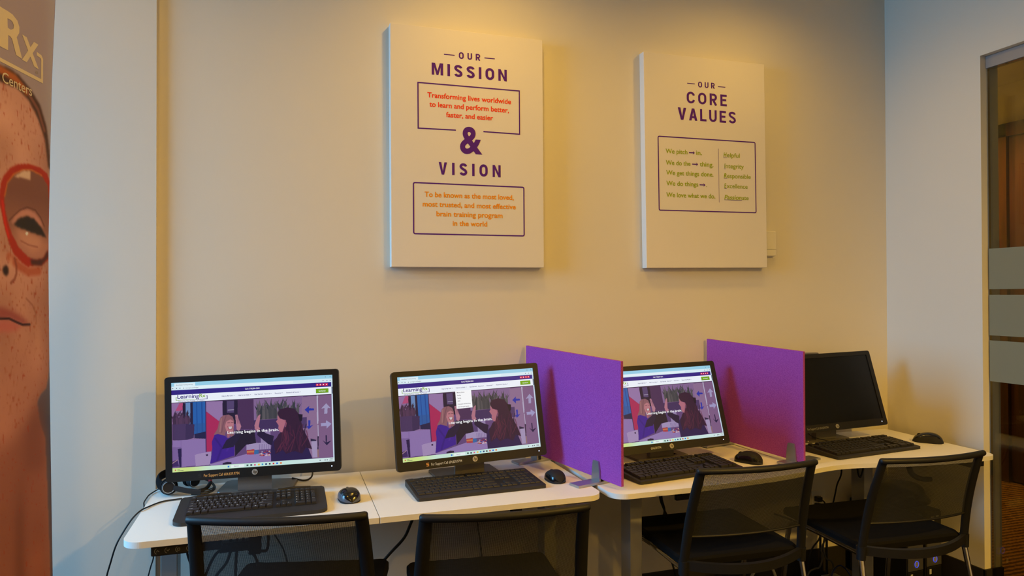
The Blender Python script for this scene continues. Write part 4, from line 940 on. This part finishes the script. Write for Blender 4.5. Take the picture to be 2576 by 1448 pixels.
keyboard('black keyboard in front of the switched-off monitor', 2.279, -0.356, 0.100, 0.475, 0.175, 0.020, 0.008, 0.014, HB, 0.014, 0.008, 0.0008, legend='legenddim',
         cord=[(0.02, 0.085, 0.018), (-0.01, 0.105, 0.005), (-0.035, 0.14, 0.013), (-0.055, 0.20, 0.02), (-0.06, 0.235, 0.035)])

# ------------------------------------------------------------------ mice
def mouse(label, x, y, rz, L_, W_, H_, z0, shell='glossy', band=None, waist=0.0, brand=False):
    t = thing('computer_mouse', label, 'mouse', (x, y, z0), rz, 'mice on the desks')
    n, m = 20, 14
    def prof(v): return math.sin(PI * min(1, max(0, (v * 0.94 + 0.05)))) ** 0.55
    def half(v): return W_ / 2 * (max(0.0, 1 - abs(2 * v - 1) ** 3.2)) ** 0.5 * (1 - waist * math.exp(-((v - 0.55) / 0.18) ** 2))
    def height(v): return H_ * (0.34 + 0.66 * math.sin(PI * (0.12 + 0.80 * v ** 0.9)) ** 1.0) * (max(0.02, 1 - abs(2 * v - 1) ** 6)) ** 0.5
    def surf(a0, a1, k=1.0, dz=0.0):
        V = []; F = []
        for i in range(n + 1):
            v = i / n; hw = half(v) * k; hh = height(v)
            for j in range(m + 1):
                a = a0 + (a1 - a0) * j / m
                V.append((hw * math.copysign(abs(math.cos(a)) ** 0.7, math.cos(a)), (v - 0.5) * L_, 0.002 + dz + hh * abs(math.sin(a)) ** 0.75))
        for i in range(n):
            for j in range(m):
                q = i * (m + 1) + j; F.append((q, q + 1, q + m + 2, q + m + 1))
        return V, F
    V, F = surf(0, PI); o = MB().add(V, F).build('body', M['rubber'], t, True)
    V, F = surf(PI * 0.19, PI * 0.81, 1.012, 0.0006); MB().add(V, F).build('top_shell', M[shell], t, True)
    if band:
        for a0, a1 in ((PI * 0.03, PI * 0.2), (PI * 0.80, PI * 0.97)):
            V, F = surf(a0, a1, 1.022, 0.0003); MB().add(V, F).build('side_band', M[band], t, True)
    wz = height(0.80); MB().lathe([(0, -0.003), (0.0085, -0.003), (0.0085, 0.003), (0, 0.003)], 20, mapf=lambda a, b, c: (c, L_ * 0.28 + a, 0.002 + wz - 0.004 + b)).build('scroll_wheel', M['rubber'], t, True)
    MB().prism([(half(v) * 0.97 * s_, (v - 0.5) * L_) for s_, vs in ((1, [k / 12 for k in range(13)]), (-1, [1 - k / 12 for k in range(1, 12)])) for v in vs], 0.0004, 0.0025).build('foot_plate', M['black'], t)
    if brand:
        mb = MB(); lettering(mb, 'logi', -0.008, 0.008, 0.0, 0.005, lambda u, v: (u, v - 0.0, 0.0042 + height(0.5 + v / L_))); mb.build('brand_mark', M['legenddim'], t)
    return t
mouse('small rounded black mouse with grey sides, beside the curved keyboard', 0.199, -0.375, 0.10, 0.100, 0.066, 0.036, HD, 'glossy', 'grey', brand=True)
mouse('matte black mouse beside the flat dark grey keyboard', 0.902, -0.375, 0.05, 0.098, 0.062, 0.036, HD, 'rubber', 'glossy')
mouse('humped black mouse between the two dividers, beside the third keyboard', 1.706, -0.372, 0.5, 0.112, 0.062, 0.041, HD, 'rubber', 'glossy', 0.1)
mouse('black mouse on the desk end nearest the glass door', 2.664, -0.330, 0.75, 0.118, 0.064, 0.041, HB, 'glossy', None, 0.1)

# ------------------------------------------------------------------ headset and cords on the left desk
t = thing('headset', 'black headset with a boom microphone, lying beside the monitor nearest the banner', 'headset', (-0.345, -0.09, HD))
def cup(cx, cy, cz, nrm, r, name='ear_cup'):
    nv = Vector(nrm).normalized(); q = nv.to_track_quat('Z', 'Y').to_matrix()
    mp = lambda a, b, c: tuple(Vector((cx, cy, cz)) + q @ Vector((a, b, c)))
    c_ = MB().lathe([(0, 0.014), (r * 0.86, 0.014), (r, 0.008), (r, -0.008), (r * 0.8, -0.012), (0, -0.012)], 28, mapf=mp).build(name, M['rubber'], t, True)
    MB().lathe([(0, -0.034), (r * 0.95, -0.032), (r * 1.22, -0.022), (r * 1.12, -0.011), (0, -0.011)], 28, mapf=mp).build('ear_cushion', M['foam'], c_, True)
    MB().tube([mp(r * 0.8 * math.cos(2 * PI * k / 28), r * 0.8 * math.sin(2 * PI * k / 28), 0.0142) for k in range(29)], 0.0009, 6, cap=False).build('ring_trim', M['ring'], c_, True)
cup(-0.006, -0.062, 0.031, (0.12, -0.98, 0.15), 0.022)
cup(0.058, 0.010, 0.029, (0.5, -0.75, -0.1), 0.021)
MB().tube([(-0.026, -0.034, 0.024), (-0.044, -0.005, 0.034), (-0.046, 0.032, 0.044), (-0.020, 0.060, 0.050), (0.026, 0.058, 0.046), (0.056, 0.030, 0.036)], 0.0125, 10, smooth=6, flat=(1.3, 0.6)).build('headband', M['foam'], t, True)
MB().tube([(0.010, -0.074, 0.030), (0.050, -0.084, 0.020), (0.092, -0.090, 0.013)], 0.0072, 10, smooth=4, flat=(1.2, 0.55)).build('microphone_boom', M['rubber'], t, True)
MB().tube([(-0.03, -0.01, 0.022), (-0.052, 0.012, 0.006), (-0.0665, -0.03, 0.0035), (-0.0685, -0.07, 0.0035), (-0.068, -0.118, 0.0028), (-0.0655, -0.13, -0.005), (-0.062, -0.13, -0.05), (-0.046, -0.115, -0.12), (-0.042, -0.11, -0.17), (-0.052, -0.11, -0.21), (-0.066, -0.11, -0.28), (-0.085, -0.10, -0.45)], 0.0021, 8, smooth=5).build('cord', M['cord'], t, True)

t = thing('cable_loop', 'bunch of looped black cables with a red plug, between headset and monitor stand', 'cables', (-0.238, -0.11, HD))
for k, (dx, r) in enumerate(((0, 0.0024), (0.006, 0.002), (0.011, 0.002))):
    MB().tube([(-0.045, -0.052 + dx * .6, 0.004 + .004 * k), (0.0, -0.055 + dx, 0.004 + .004 * k), (0.022 - dx * .3, -0.02, 0.006 + .004 * k), (0.012 - dx, 0.035, 0.012 + 0.004 * k), (-0.03, 0.075, 0.03), (-0.03, 0.09, 0.07)], r, 8, smooth=6).build('cable', M['cord'], t, True)
MB().tube([(-0.035, -0.030, 0.006), (-0.005, -0.02, 0.010), (0.006, 0.02, 0.02)], 0.006, 10, smooth=4).build('plug_end', M['rubber'], t, True)
MB().tube([(0.006, 0.02, 0.02), (0.0, 0.045, 0.034)], 0.0058, 10).build('red_plug_tip', M['redtip'], t, True)
t = thing('desk_cable', 'short black cable curling behind the monitor stand nearest the banner', 'cable', (0.075, -0.09, HD))
MB().tube([(-0.045, 0.0, 0.012), (-0.01, -0.012, 0.004), (0.012, -0.004, 0.005), (0.024, 0.018, 0.016), (0.022, 0.05, 0.05)], 0.003, 8, smooth=6).build('cable', M['cord'], t, True)
t = thing('keyboard_cable', 'long black cable from the curved keyboard, hanging off the desk corner', 'cable', (-0.35, -0.21, HD))
MB().tube([(0.045, 0.006, 0.004), (0.0, 0.0, 0.003), (-0.02, -0.016, 0.003), (-0.04, -0.048, 0.003), (-0.0565, -0.085, 0.003), (-0.075, -0.11, -0.012), (-0.095, -0.12, -0.043), (-0.113, -0.128, -0.078), (-0.128, -0.122, -0.126), (-0.146, -0.11, -0.198), (-0.16, -0.10, -0.33), (-0.165, -0.09, -0.55), (-0.15, -0.08, -0.635)], 0.0024, 8, smooth=5).build('cable', M['cord'], t, True)

# ------------------------------------------------------------------ chairs
def chair_tree():
    t = thing('mesh_chair', 'black mesh-back chair', 'chair', (0, 0, 0), 0, 'black mesh-back chairs at the desks')
    bow = lambda u: -0.030 * (1 - (u / 0.22) ** 2)
    ZT = 0.737
    def bx(v): return 0.205 + 0.018 * (1 - v)             # half width of the back, v = 1 at the top
    def by(v): return 0.0 + 0.082 * (1 - v) + 0.012 * math.sin(PI * v)
    def bz_(v): return 0.40 + (ZT - 0.40) * v
    rail = MB().tube([(-0.2220, -0.003, ZT), (-0.2212, -0.003, ZT), (-0.2190, -0.003, ZT), (-0.2140, -0.004, ZT)] + [(u, bow(u) - 0.004, ZT) for u in np.linspace(-0.206, 0.206, 15)] + [(0.2140, -0.004, ZT), (0.2190, -0.003, ZT), (0.2212, -0.003, ZT), (0.2220, -0.003, ZT)], [0.003, 0.006, 0.0088] + [0.0104] * 17 + [0.0088, 0.006, 0.003], 14).build('top_rail', M['chairblack'], t, True)
    for sg in (-1, 1):
        P = [(sg * bx(v), by(v), bz_(v)) for v in np.linspace(0, 0.99, 9)]
        MB().tube(P, [0.0115, 0.012, 0.0125, 0.0125, 0.0115], 12, flat=(0.8, 1.45) if True else None).build('side_post', M['chairblack'], t, True)
    # mesh: bows towards the sitter's back, hem strip along the bottom
    nu, nv = 18, 12; V = []; F = []
    for j in range(nv + 1):
        v = 0.33 + 0.655 * j / nv
        for i in range(nu + 1):
            s = -1 + 2 * i / nu; u = s * (bx(v) - 0.004)
            V.append((u, by(v) - 0.026 * (1 - s * s), bz_(v)))
    for j in range(nv):
        for i in range(nu): q = j * (nu + 1) + i; F.append((q, q + 1, q + nu + 2, q + nu + 1))
    bm = MB().add(V, F).build('mesh_back', M['meshf'], t, True)
    MB().tube([V[i] for i in range(nu + 1)], 0.0045, 8).build('hem', M['chairblack'], bm, True)
    # lower back bar
    nb = 16; V = []; F = []
    for i in range(nb + 1):
        s = -1 + 2 * i / nb; u = s * 0.222; y = 0.078 - 0.055 * (1 - s * s); z = 0.418 - 0.012 * (1 - s * s)
        for dy, dz in ((-0.006, -0.016), (-0.007, 0.014), (0.006, 0.016), (0.006, -0.014)): V.append((u, y + dy, z + dz))
    for i in range(nb):
        for k in range(4): F.append((i * 4 + k, i * 4 + (k + 1) % 4, i * 4 + 4 + (k + 1) % 4, i * 4 + 4 + k))
    F += [(3, 2, 1, 0), tuple(nb * 4 + k for k in range(4))]
    MB().add(V, F).build('lower_back_bar', M['chairblack'], t, True)
    for sg in (-1, 1):
        MB().tube([(sg * 0.223, 0.080, 0.43), (sg * 0.224, 0.081, 0.385)], [0.0165, 0.0150], 14).build('leg_socket', M['chairblack'], t, True)
    # seat shell with a soft top
    out = rrect(-0.225, 0.225, 0.085, 0.52, (0.03, 0.03, 0.05, 0.05), 6)
    top = lambda x, y: 0.425 + 0.010 * (x / 0.225) ** 2 + 0.012 * max(0, (y - 0.35) / 0.17) - 0.012 * max(0, (y - 0.46) / 0.06) ** 2
    b = MB(); n = len(out); cx, cy = 0.0, 0.30
    rings = []
    for k, sc_ in enumerate((1.0, 0.97, 0.75, 0.45, 0.15)): rings.append([(cx + (x - cx) * sc_, cy + (y - cy) * sc_) for x, y in out])
    V = [(x, y, top(x, y) - 0.026) for x, y in rings[0]]
    for k, r_ in enumerate(rings): V += [(x, y, top(x, y) - (0.008 if k == 0 else 0.0)) for x, y in r_]
    F = [tuple(range(n))[::-1]]
    for k in range(len(rings)):
        for i in range(n): F.append((k * n + i, k * n + (i + 1) % n, (k + 1) * n + (i + 1) % n, (k + 1) * n + i))
    F.append(tuple(len(rings) * n + i for i in range(n)))
    b.add(V, F).build('seat', M['seat'], t, True)
    for sg in (-1, 1):
        MB().tube([(sg * 0.224, 0.081, 0.392), (sg * 0.232, 0.045, 0.20), (sg * 0.245, -0.01, 0.004)], 0.0095, 12).build('leg', M['chrome'], t, True)
        MB().tube([(sg * 0.222, 0.30, 0.408), (sg * 0.238, 0.385, 0.412), (sg * 0.247, 0.425, 0.38), (sg * 0.25, 0.45, 0.20), (sg * 0.255, 0.47, 0.004)], 0.0095, 12, smooth=5).build('leg', M['chrome'], t, True)
        MB().tube([(sg * 0.222, 0.085, 0.402), (sg * 0.222, 0.30, 0.408)], 0.0095, 12).build('seat_rail', M['chrome'], t, True)
    return t
def kids(o): return [c for c in bpy.data.objects if c.parent == o]
def copy_tree(o, parent=None):
    ch = kids(o); c = o.copy(); COL.objects.link(c); c.parent = parent
    for k in ch: copy_tree(k, c)
    return c
ch0 = chair_tree()
for i, (x, y, rz, lab) in enumerate(((-0.012, -0.805, -14.0, 'black mesh-back chair pushed in before the curved keyboard, nearest the banner'), (0.541, -0.948, -6.2, 'black mesh-back chair in front of the flat dark grey keyboard'),
                                     (1.446, -0.764, -2.6, 'black mesh-back chair in front of the keyboard between the dividers'), (2.090, -0.845, -2.4, 'black mesh-back chair nearest the glass door, before the switched-off monitor'))):
    c = ch0 if i == 0 else copy_tree(ch0)
    c.location = (x, y, 0); c.rotation_euler = (0, 0, math.radians(rz)); c['label'] = lab

# ------------------------------------------------------------------ under the desks
def cable(name, label, pts, r, m_='cord', sub=5, cat='cable', group=None):
    P = [Vector(p) for p in pts]; o = MB().tube([tuple(p - P[0]) for p in P], r, 8, smooth=sub).build(name, M[m_], None, True); o.location = P[0]
    return tag(o, label, cat, group)
t = thing('power_strip', 'black power strip with plugs, hung under the desk behind the chair nearest the banner', 'power strip', (-0.125, -0.285, 0.505))
MB().prism([(-0.062, -0.018), (0.045, -0.018), (0.045, 0.018), (-0.062, 0.018)], -0.014, 0.014, bev=0.004).build('strip_body', M['black'], t)
for x in (-0.03, -0.012, 0.006): MB().box(x - 0.0035, x + 0.0035, -0.005, 0.005, 0.012, 0.116, bev=0.001).build('hanger', M['black'], t)
MB().box(0.022, 0.06, -0.02, 0.02, -0.03, 0.07, bev=0.004).build('adapter_block', M['black'], t)
for P in ([(-0.055, 0, -0.006), (-0.075, -0.012, -0.02), (-0.095, -0.015, -0.06), (-0.11, -0.015, -0.12), (-0.115, -0.015, -0.3)], [(-0.03, -0.015, -0.012), (-0.042, -0.02, -0.045), (-0.07, -0.02, -0.08), (-0.10, -0.02, -0.13)],
          [(-0.012, -0.015, -0.012), (-0.015, -0.018, -0.055), (-0.018, -0.018, -0.2)], [(0.02, -0.01, -0.012), (0.042, -0.015, -0.038), (0.052, -0.015, -0.09), (0.055, -0.015, -0.25)], [(0.055, 0.0, -0.025), (0.075, 0.01, -0.03), (0.08, 0.03, 0.0), (0.075, 0.04, 0.06), (0.075, 0.04, 0.112)]):
    MB().tube(P, 0.0045, 8, smooth=5).build('cord', M['cord'], t, True)
cable('hanging_cable', 'thick black cable sagging from the desk seam towards the chair nearest the banner', [(0.405, -0.45, 0.622), (0.385, -0.43, 0.56), (0.368, -0.41, 0.512), (0.332, -0.385, 0.464), (0.303, -0.365, 0.426), (0.271, -0.36, 0.407), (0.21, -0.36, 0.39), (0.12, -0.33, 0.30), (0.08, -0.3, 0.006)], 0.0048, group='black cables hanging under the desks')
cable('hanging_cable', 'thin black cable hanging beside the silver leg and desk control panel', [(-0.268, -0.40, 0.622), (-0.268, -0.40, 0.545), (-0.257, -0.40, 0.5), (-0.246, -0.40, 0.452), (-0.24, -0.38, 0.2), (-0.22, -0.36, 0.006)], 0.0032, group='black cables hanging under the desks')
cable('hanging_cable', 'thin black cable down the wall behind the chair nearest the banner', [(-0.06, -0.03, 0.622), (-0.038, -0.04, 0.472), (0.01, -0.04, 0.363), (0.04, -0.04, 0.15), (0.05, -0.04, 0.006)], 0.0024, group='black cables hanging under the desks')
cable('hanging_cable', 'thin black cable down the wall behind the second chair from the banner', [(0.70, -0.03, 0.622), (0.712, -0.03, 0.434), (0.732, -0.03, 0.279), (0.74, -0.04, 0.006)], 0.0032, group='black cables hanging under the desks')
t = thing('cable_clip', 'small black cable clip under the desk, behind the second chair from the banner', 'cable clip', (0.80, -0.25, 0.545)); MB().box(-0.02, 0.02, -0.012, 0.012, -0.05, 0.03, bev=0.004).build('clip_body', M['black'], t); MB().tube([(0, 0, 0.02), (0, 0, 0.077)], 0.004, 8).build('stem', M['black'], t, True)
t = thing('cable_hanger', 'black cable hanger under the wavy desk, beside the third chair from the banner', 'cable hanger', (1.42, -0.35, 0.622))
for x in (-0.02, -0.008, 0.004): MB().box(x - 0.003, x + 0.003, -0.004, 0.004, -0.09, 0.0).build('prong', M['black'], t)
MB().box(-0.024, 0.075, -0.008, 0.008, -0.105, -0.085, bev=0.003).build('bar', M['black'], t)
cable('hanging_cable', 'black cable slanting under the desk towards the third chair', [(1.38, -0.26, 0.622), (1.389, -0.25, 0.508), (1.421, -0.22, 0.452), (1.454, -0.2, 0.403), (1.52, -0.15, 0.333), (1.56, -0.12, 0.12), (1.58, -0.1, 0.006)], 0.0042, group='black cables hanging under the desks')
cable('hanging_cable', 'black cable hanging straight down between a silver leg and the third chair', [(1.386, -0.27, 0.622), (1.396, -0.25, 0.507), (1.412, -0.245, 0.451), (1.434, -0.2, 0.389), (1.425, -0.25, 0.30), (1.431, -0.28, 0.231), (1.463, -0.25, 0.154), (1.48, -0.24, 0.006)], 0.004, group='black cables hanging under the desks')
t = thing('plug_adapter', 'small black power adapter under the wavy desk, above the wall outlet', 'adapter', (2.31, -0.19, 0.622)); MB().box(-0.028, 0.022, -0.02, 0.02, -0.028, -0.001, bev=0.004).build('block', M['black'], t)
MB().tube([(0.012, -0.002, -0.026), (0.026, 0.01, -0.12), (0.030, 0.04, -0.18), (0.064, 0.09, -0.245), (0.068, 0.11, -0.30), (0.066, 0.13, -0.356), (0.062, 0.14, -0.5), (0.05, 0.13, -0.61)], 0.0034, 8, smooth=5).build('cord', M['cord'], t, True)
cable('hanging_cable', 'small black cable loop under the wavy desk, before its silver leg', [(2.227, -0.38, 0.625), (2.228, -0.38, 0.576), (2.234, -0.38, 0.546), (2.245, -0.38, 0.542), (2.256, -0.38, 0.573), (2.257, -0.38, 0.625)], 0.0036, group='black cables hanging under the desks')
t = thing('wall_outlet', 'white wall outlet with two black plugs under the wavy desk', 'outlet', (2.367, 0.0, 0.328))
pl = MB().box(-0.038, 0.038, -0.006, -0.0003, -0.058, 0.045, bev=0.002).build('cover_plate', M['plate'], t)
for z in (0.014, -0.02):
    q = MB(); q.box(-0.012, -0.009, -0.0066, -0.0058, z - 0.006, z + 0.006); q.box(0.009, 0.012, -0.0066, -0.0058, z - 0.006, z + 0.006); q.build('socket_slots', M['black'], pl)
for z, P in ((0.012, [(0, -0.03, 0.0), (0.012, -0.045, -0.01), (0.026, -0.045, -0.06), (0.03, -0.04, -0.16), (0.03, -0.04, -0.322)]), (-0.02, [(0, -0.03, 0), (-0.008, -0.045, -0.01), (-0.01, -0.045, -0.05), (-0.012, -0.04, -0.29)])):
    p_ = MB().box(-0.026, 0.0, -0.034, -0.0068, z - 0.011, z + 0.011, bev=0.003).build('plug', M['black'], t)
    MB().tube([(a - 0.013, b, c + z) for a, b, c in P], 0.0034, 8, smooth=5).build('cord', M['cord'], p_, True)
# two small computers and a black plastic bag by the right wall
def tower(label, x, y, rz):
    t = thing('desktop_computer', label, 'computer', (x, y, 0), rz, 'desktop computers under the right desk')
    w, d, h = 0.094, 0.30, 0.338
    MB().box(-w / 2, w / 2, 0.0, d, 0.004, h, bev=0.004).build('case', M['tower'], t)
    fp = MB().box(-w / 2 + 0.003, w / 2 - 0.003, -0.006, 0.001, 0.10, 0.262, bev=0.002).build('front_panel', M['towersilver'], t)
    MB().box(-w / 2 + 0.003, w / 2 - 0.003, -0.005, 0.001, 0.012, 0.097, bev=0.002).build('lower_grille', M['tower'], t)
    io = MB().box(-w / 2 + 0.003, w / 2 - 0.003, -0.005, 0.001, 0.268, 0.332, bev=0.002).build('port_panel', M['black'], t)
    q = MB()
    for z in (0.280, 0.296, 0.312): q.box(-0.02, 0.0, -0.0062, -0.0048, z - 0.003, z + 0.003)
    q.build('usb_ports', M['legenddim'], io)
    MB().box(0.012, 0.028, -0.0062, -0.0048, 0.30, 0.316, bev=0.0003).build('power_button', M['badge'], io)
    mp = lambda a, b, c: (0.004 + a, -0.0062 - c, 0.128 + b)
    MB().lathe([(0, 0), (0.010, 0), (0.010, 0.0006), (0, 0.0006)], 20, mapf=mp).build('maker_badge', M['badge'], fp, True)
    MB().tube([mp(0.0112 * math.cos(2 * PI * k / 24), 0.0135 * math.sin(2 * PI * k / 24), 0.0005) for k in range(25)], 0.0012, 6, cap=False).build('badge_ring', M['blueglow'], fp, True)
    MB().box(-0.03, -0.018, -0.0062, -0.004, 0.066, 0.088, bev=0.0005).build('corner_sticker', M['stickerw'], t)
    return t
tower('black desktop computer under the desk, the one further from the wall', 2.578, -0.335, 0.05)
tower('black desktop computer under the desk, the one against the wall', 2.706, -0.315, 0.05)
b = bmesh.new(); bmesh.ops.create_icosphere(b, subdivisions=4, radius=1)
rr = np.random.RandomState(3); ph = rr.rand(12, 4) * 6
for v in b.verts:
    c = v.co.copy(); k = 1 + sum(0.05 * math.sin(3.5 * (c.x * math.cos(p[0]) + c.y * math.sin(p[0])) + 4 * c.z * math.sin(p[1]) + p[2]) for p in ph) * 0.55
    v.co = Vector((c.x * 0.135 * k, c.y * 0.12 * k, max(-0.045, c.z * 0.062 * k)))
bag = MB().bm(b).build('plastic_bag', M['bag'], None, True); bag.location = (2.635, -0.195, 0.384)
tag(bag, 'crumpled shiny black plastic bag on top of the desktop computers', 'bag')
cable('floor_cable', 'pale cable arching off the floor behind the third chair', [(1.80, -0.20, 0.006), (1.846, -0.2, 0.113), (1.876, -0.2, 0.145), (1.916, -0.2, 0.16), (1.949, -0.2, 0.139), (1.969, -0.2, 0.097), (2.0, -0.2, 0.006)], 0.006, 'cordwhite', group='cables on the floor')
cable('floor_cable', 'grey cable trailing to the floor below the outlet, outer strand of the tangle', [(2.337, -0.06, 0.23), (2.30, -0.12, 0.20), (2.251, -0.15, 0.167), (2.259, -0.15, 0.131), (2.241, -0.15, 0.089), (2.216, -0.15, 0.084), (2.183, -0.15, 0.07), (2.15, -0.16, 0.006)], 0.0036, 'cordgrey', group='cables on the floor')
cable('floor_cable', 'grey cable looped below the outlet, rounder strand of the tangle', [(2.345, -0.08, 0.22), (2.262, -0.15, 0.18), (2.275, -0.15, 0.125), (2.306, -0.15, 0.105), (2.316, -0.15, 0.072), (2.291, -0.15, 0.039), (2.25, -0.15, 0.008)], 0.0036, 'cordgrey', group='cables on the floor')
cable('floor_cable', 'blue cable curving over the floor beside a silver desk leg', [(2.24, -0.2, 0.006), (2.266, -0.2, 0.08), (2.299, -0.2, 0.106), (2.331, -0.2, 0.091), (2.359, -0.2, 0.058), (2.39, -0.2, 0.006)], 0.0032, 'cordblue', group='cables on the floor')
cable('wall_cable', 'black cable strung sideways along the wall under the wavy desk', [(2.10, -0.03, 0.30), (2.174, -0.05, 0.272), (2.24, -0.05, 0.237), (2.30, -0.06, 0.224), (2.325, -0.06, 0.20), (2.319, -0.06, 0.17), (2.274, -0.06, 0.12), (2.25, -0.06, 0.006)], 0.0036, group='black cables along the wall')
cable('wall_cable', 'black cable dropping from the wall outlet to the floor tangle', [(2.33, -0.075, 0.232), (2.337, -0.085, 0.18), (2.337, -0.085, 0.11), (2.34, -0.09, 0.006)], 0.0036, group='black cables along the wall')
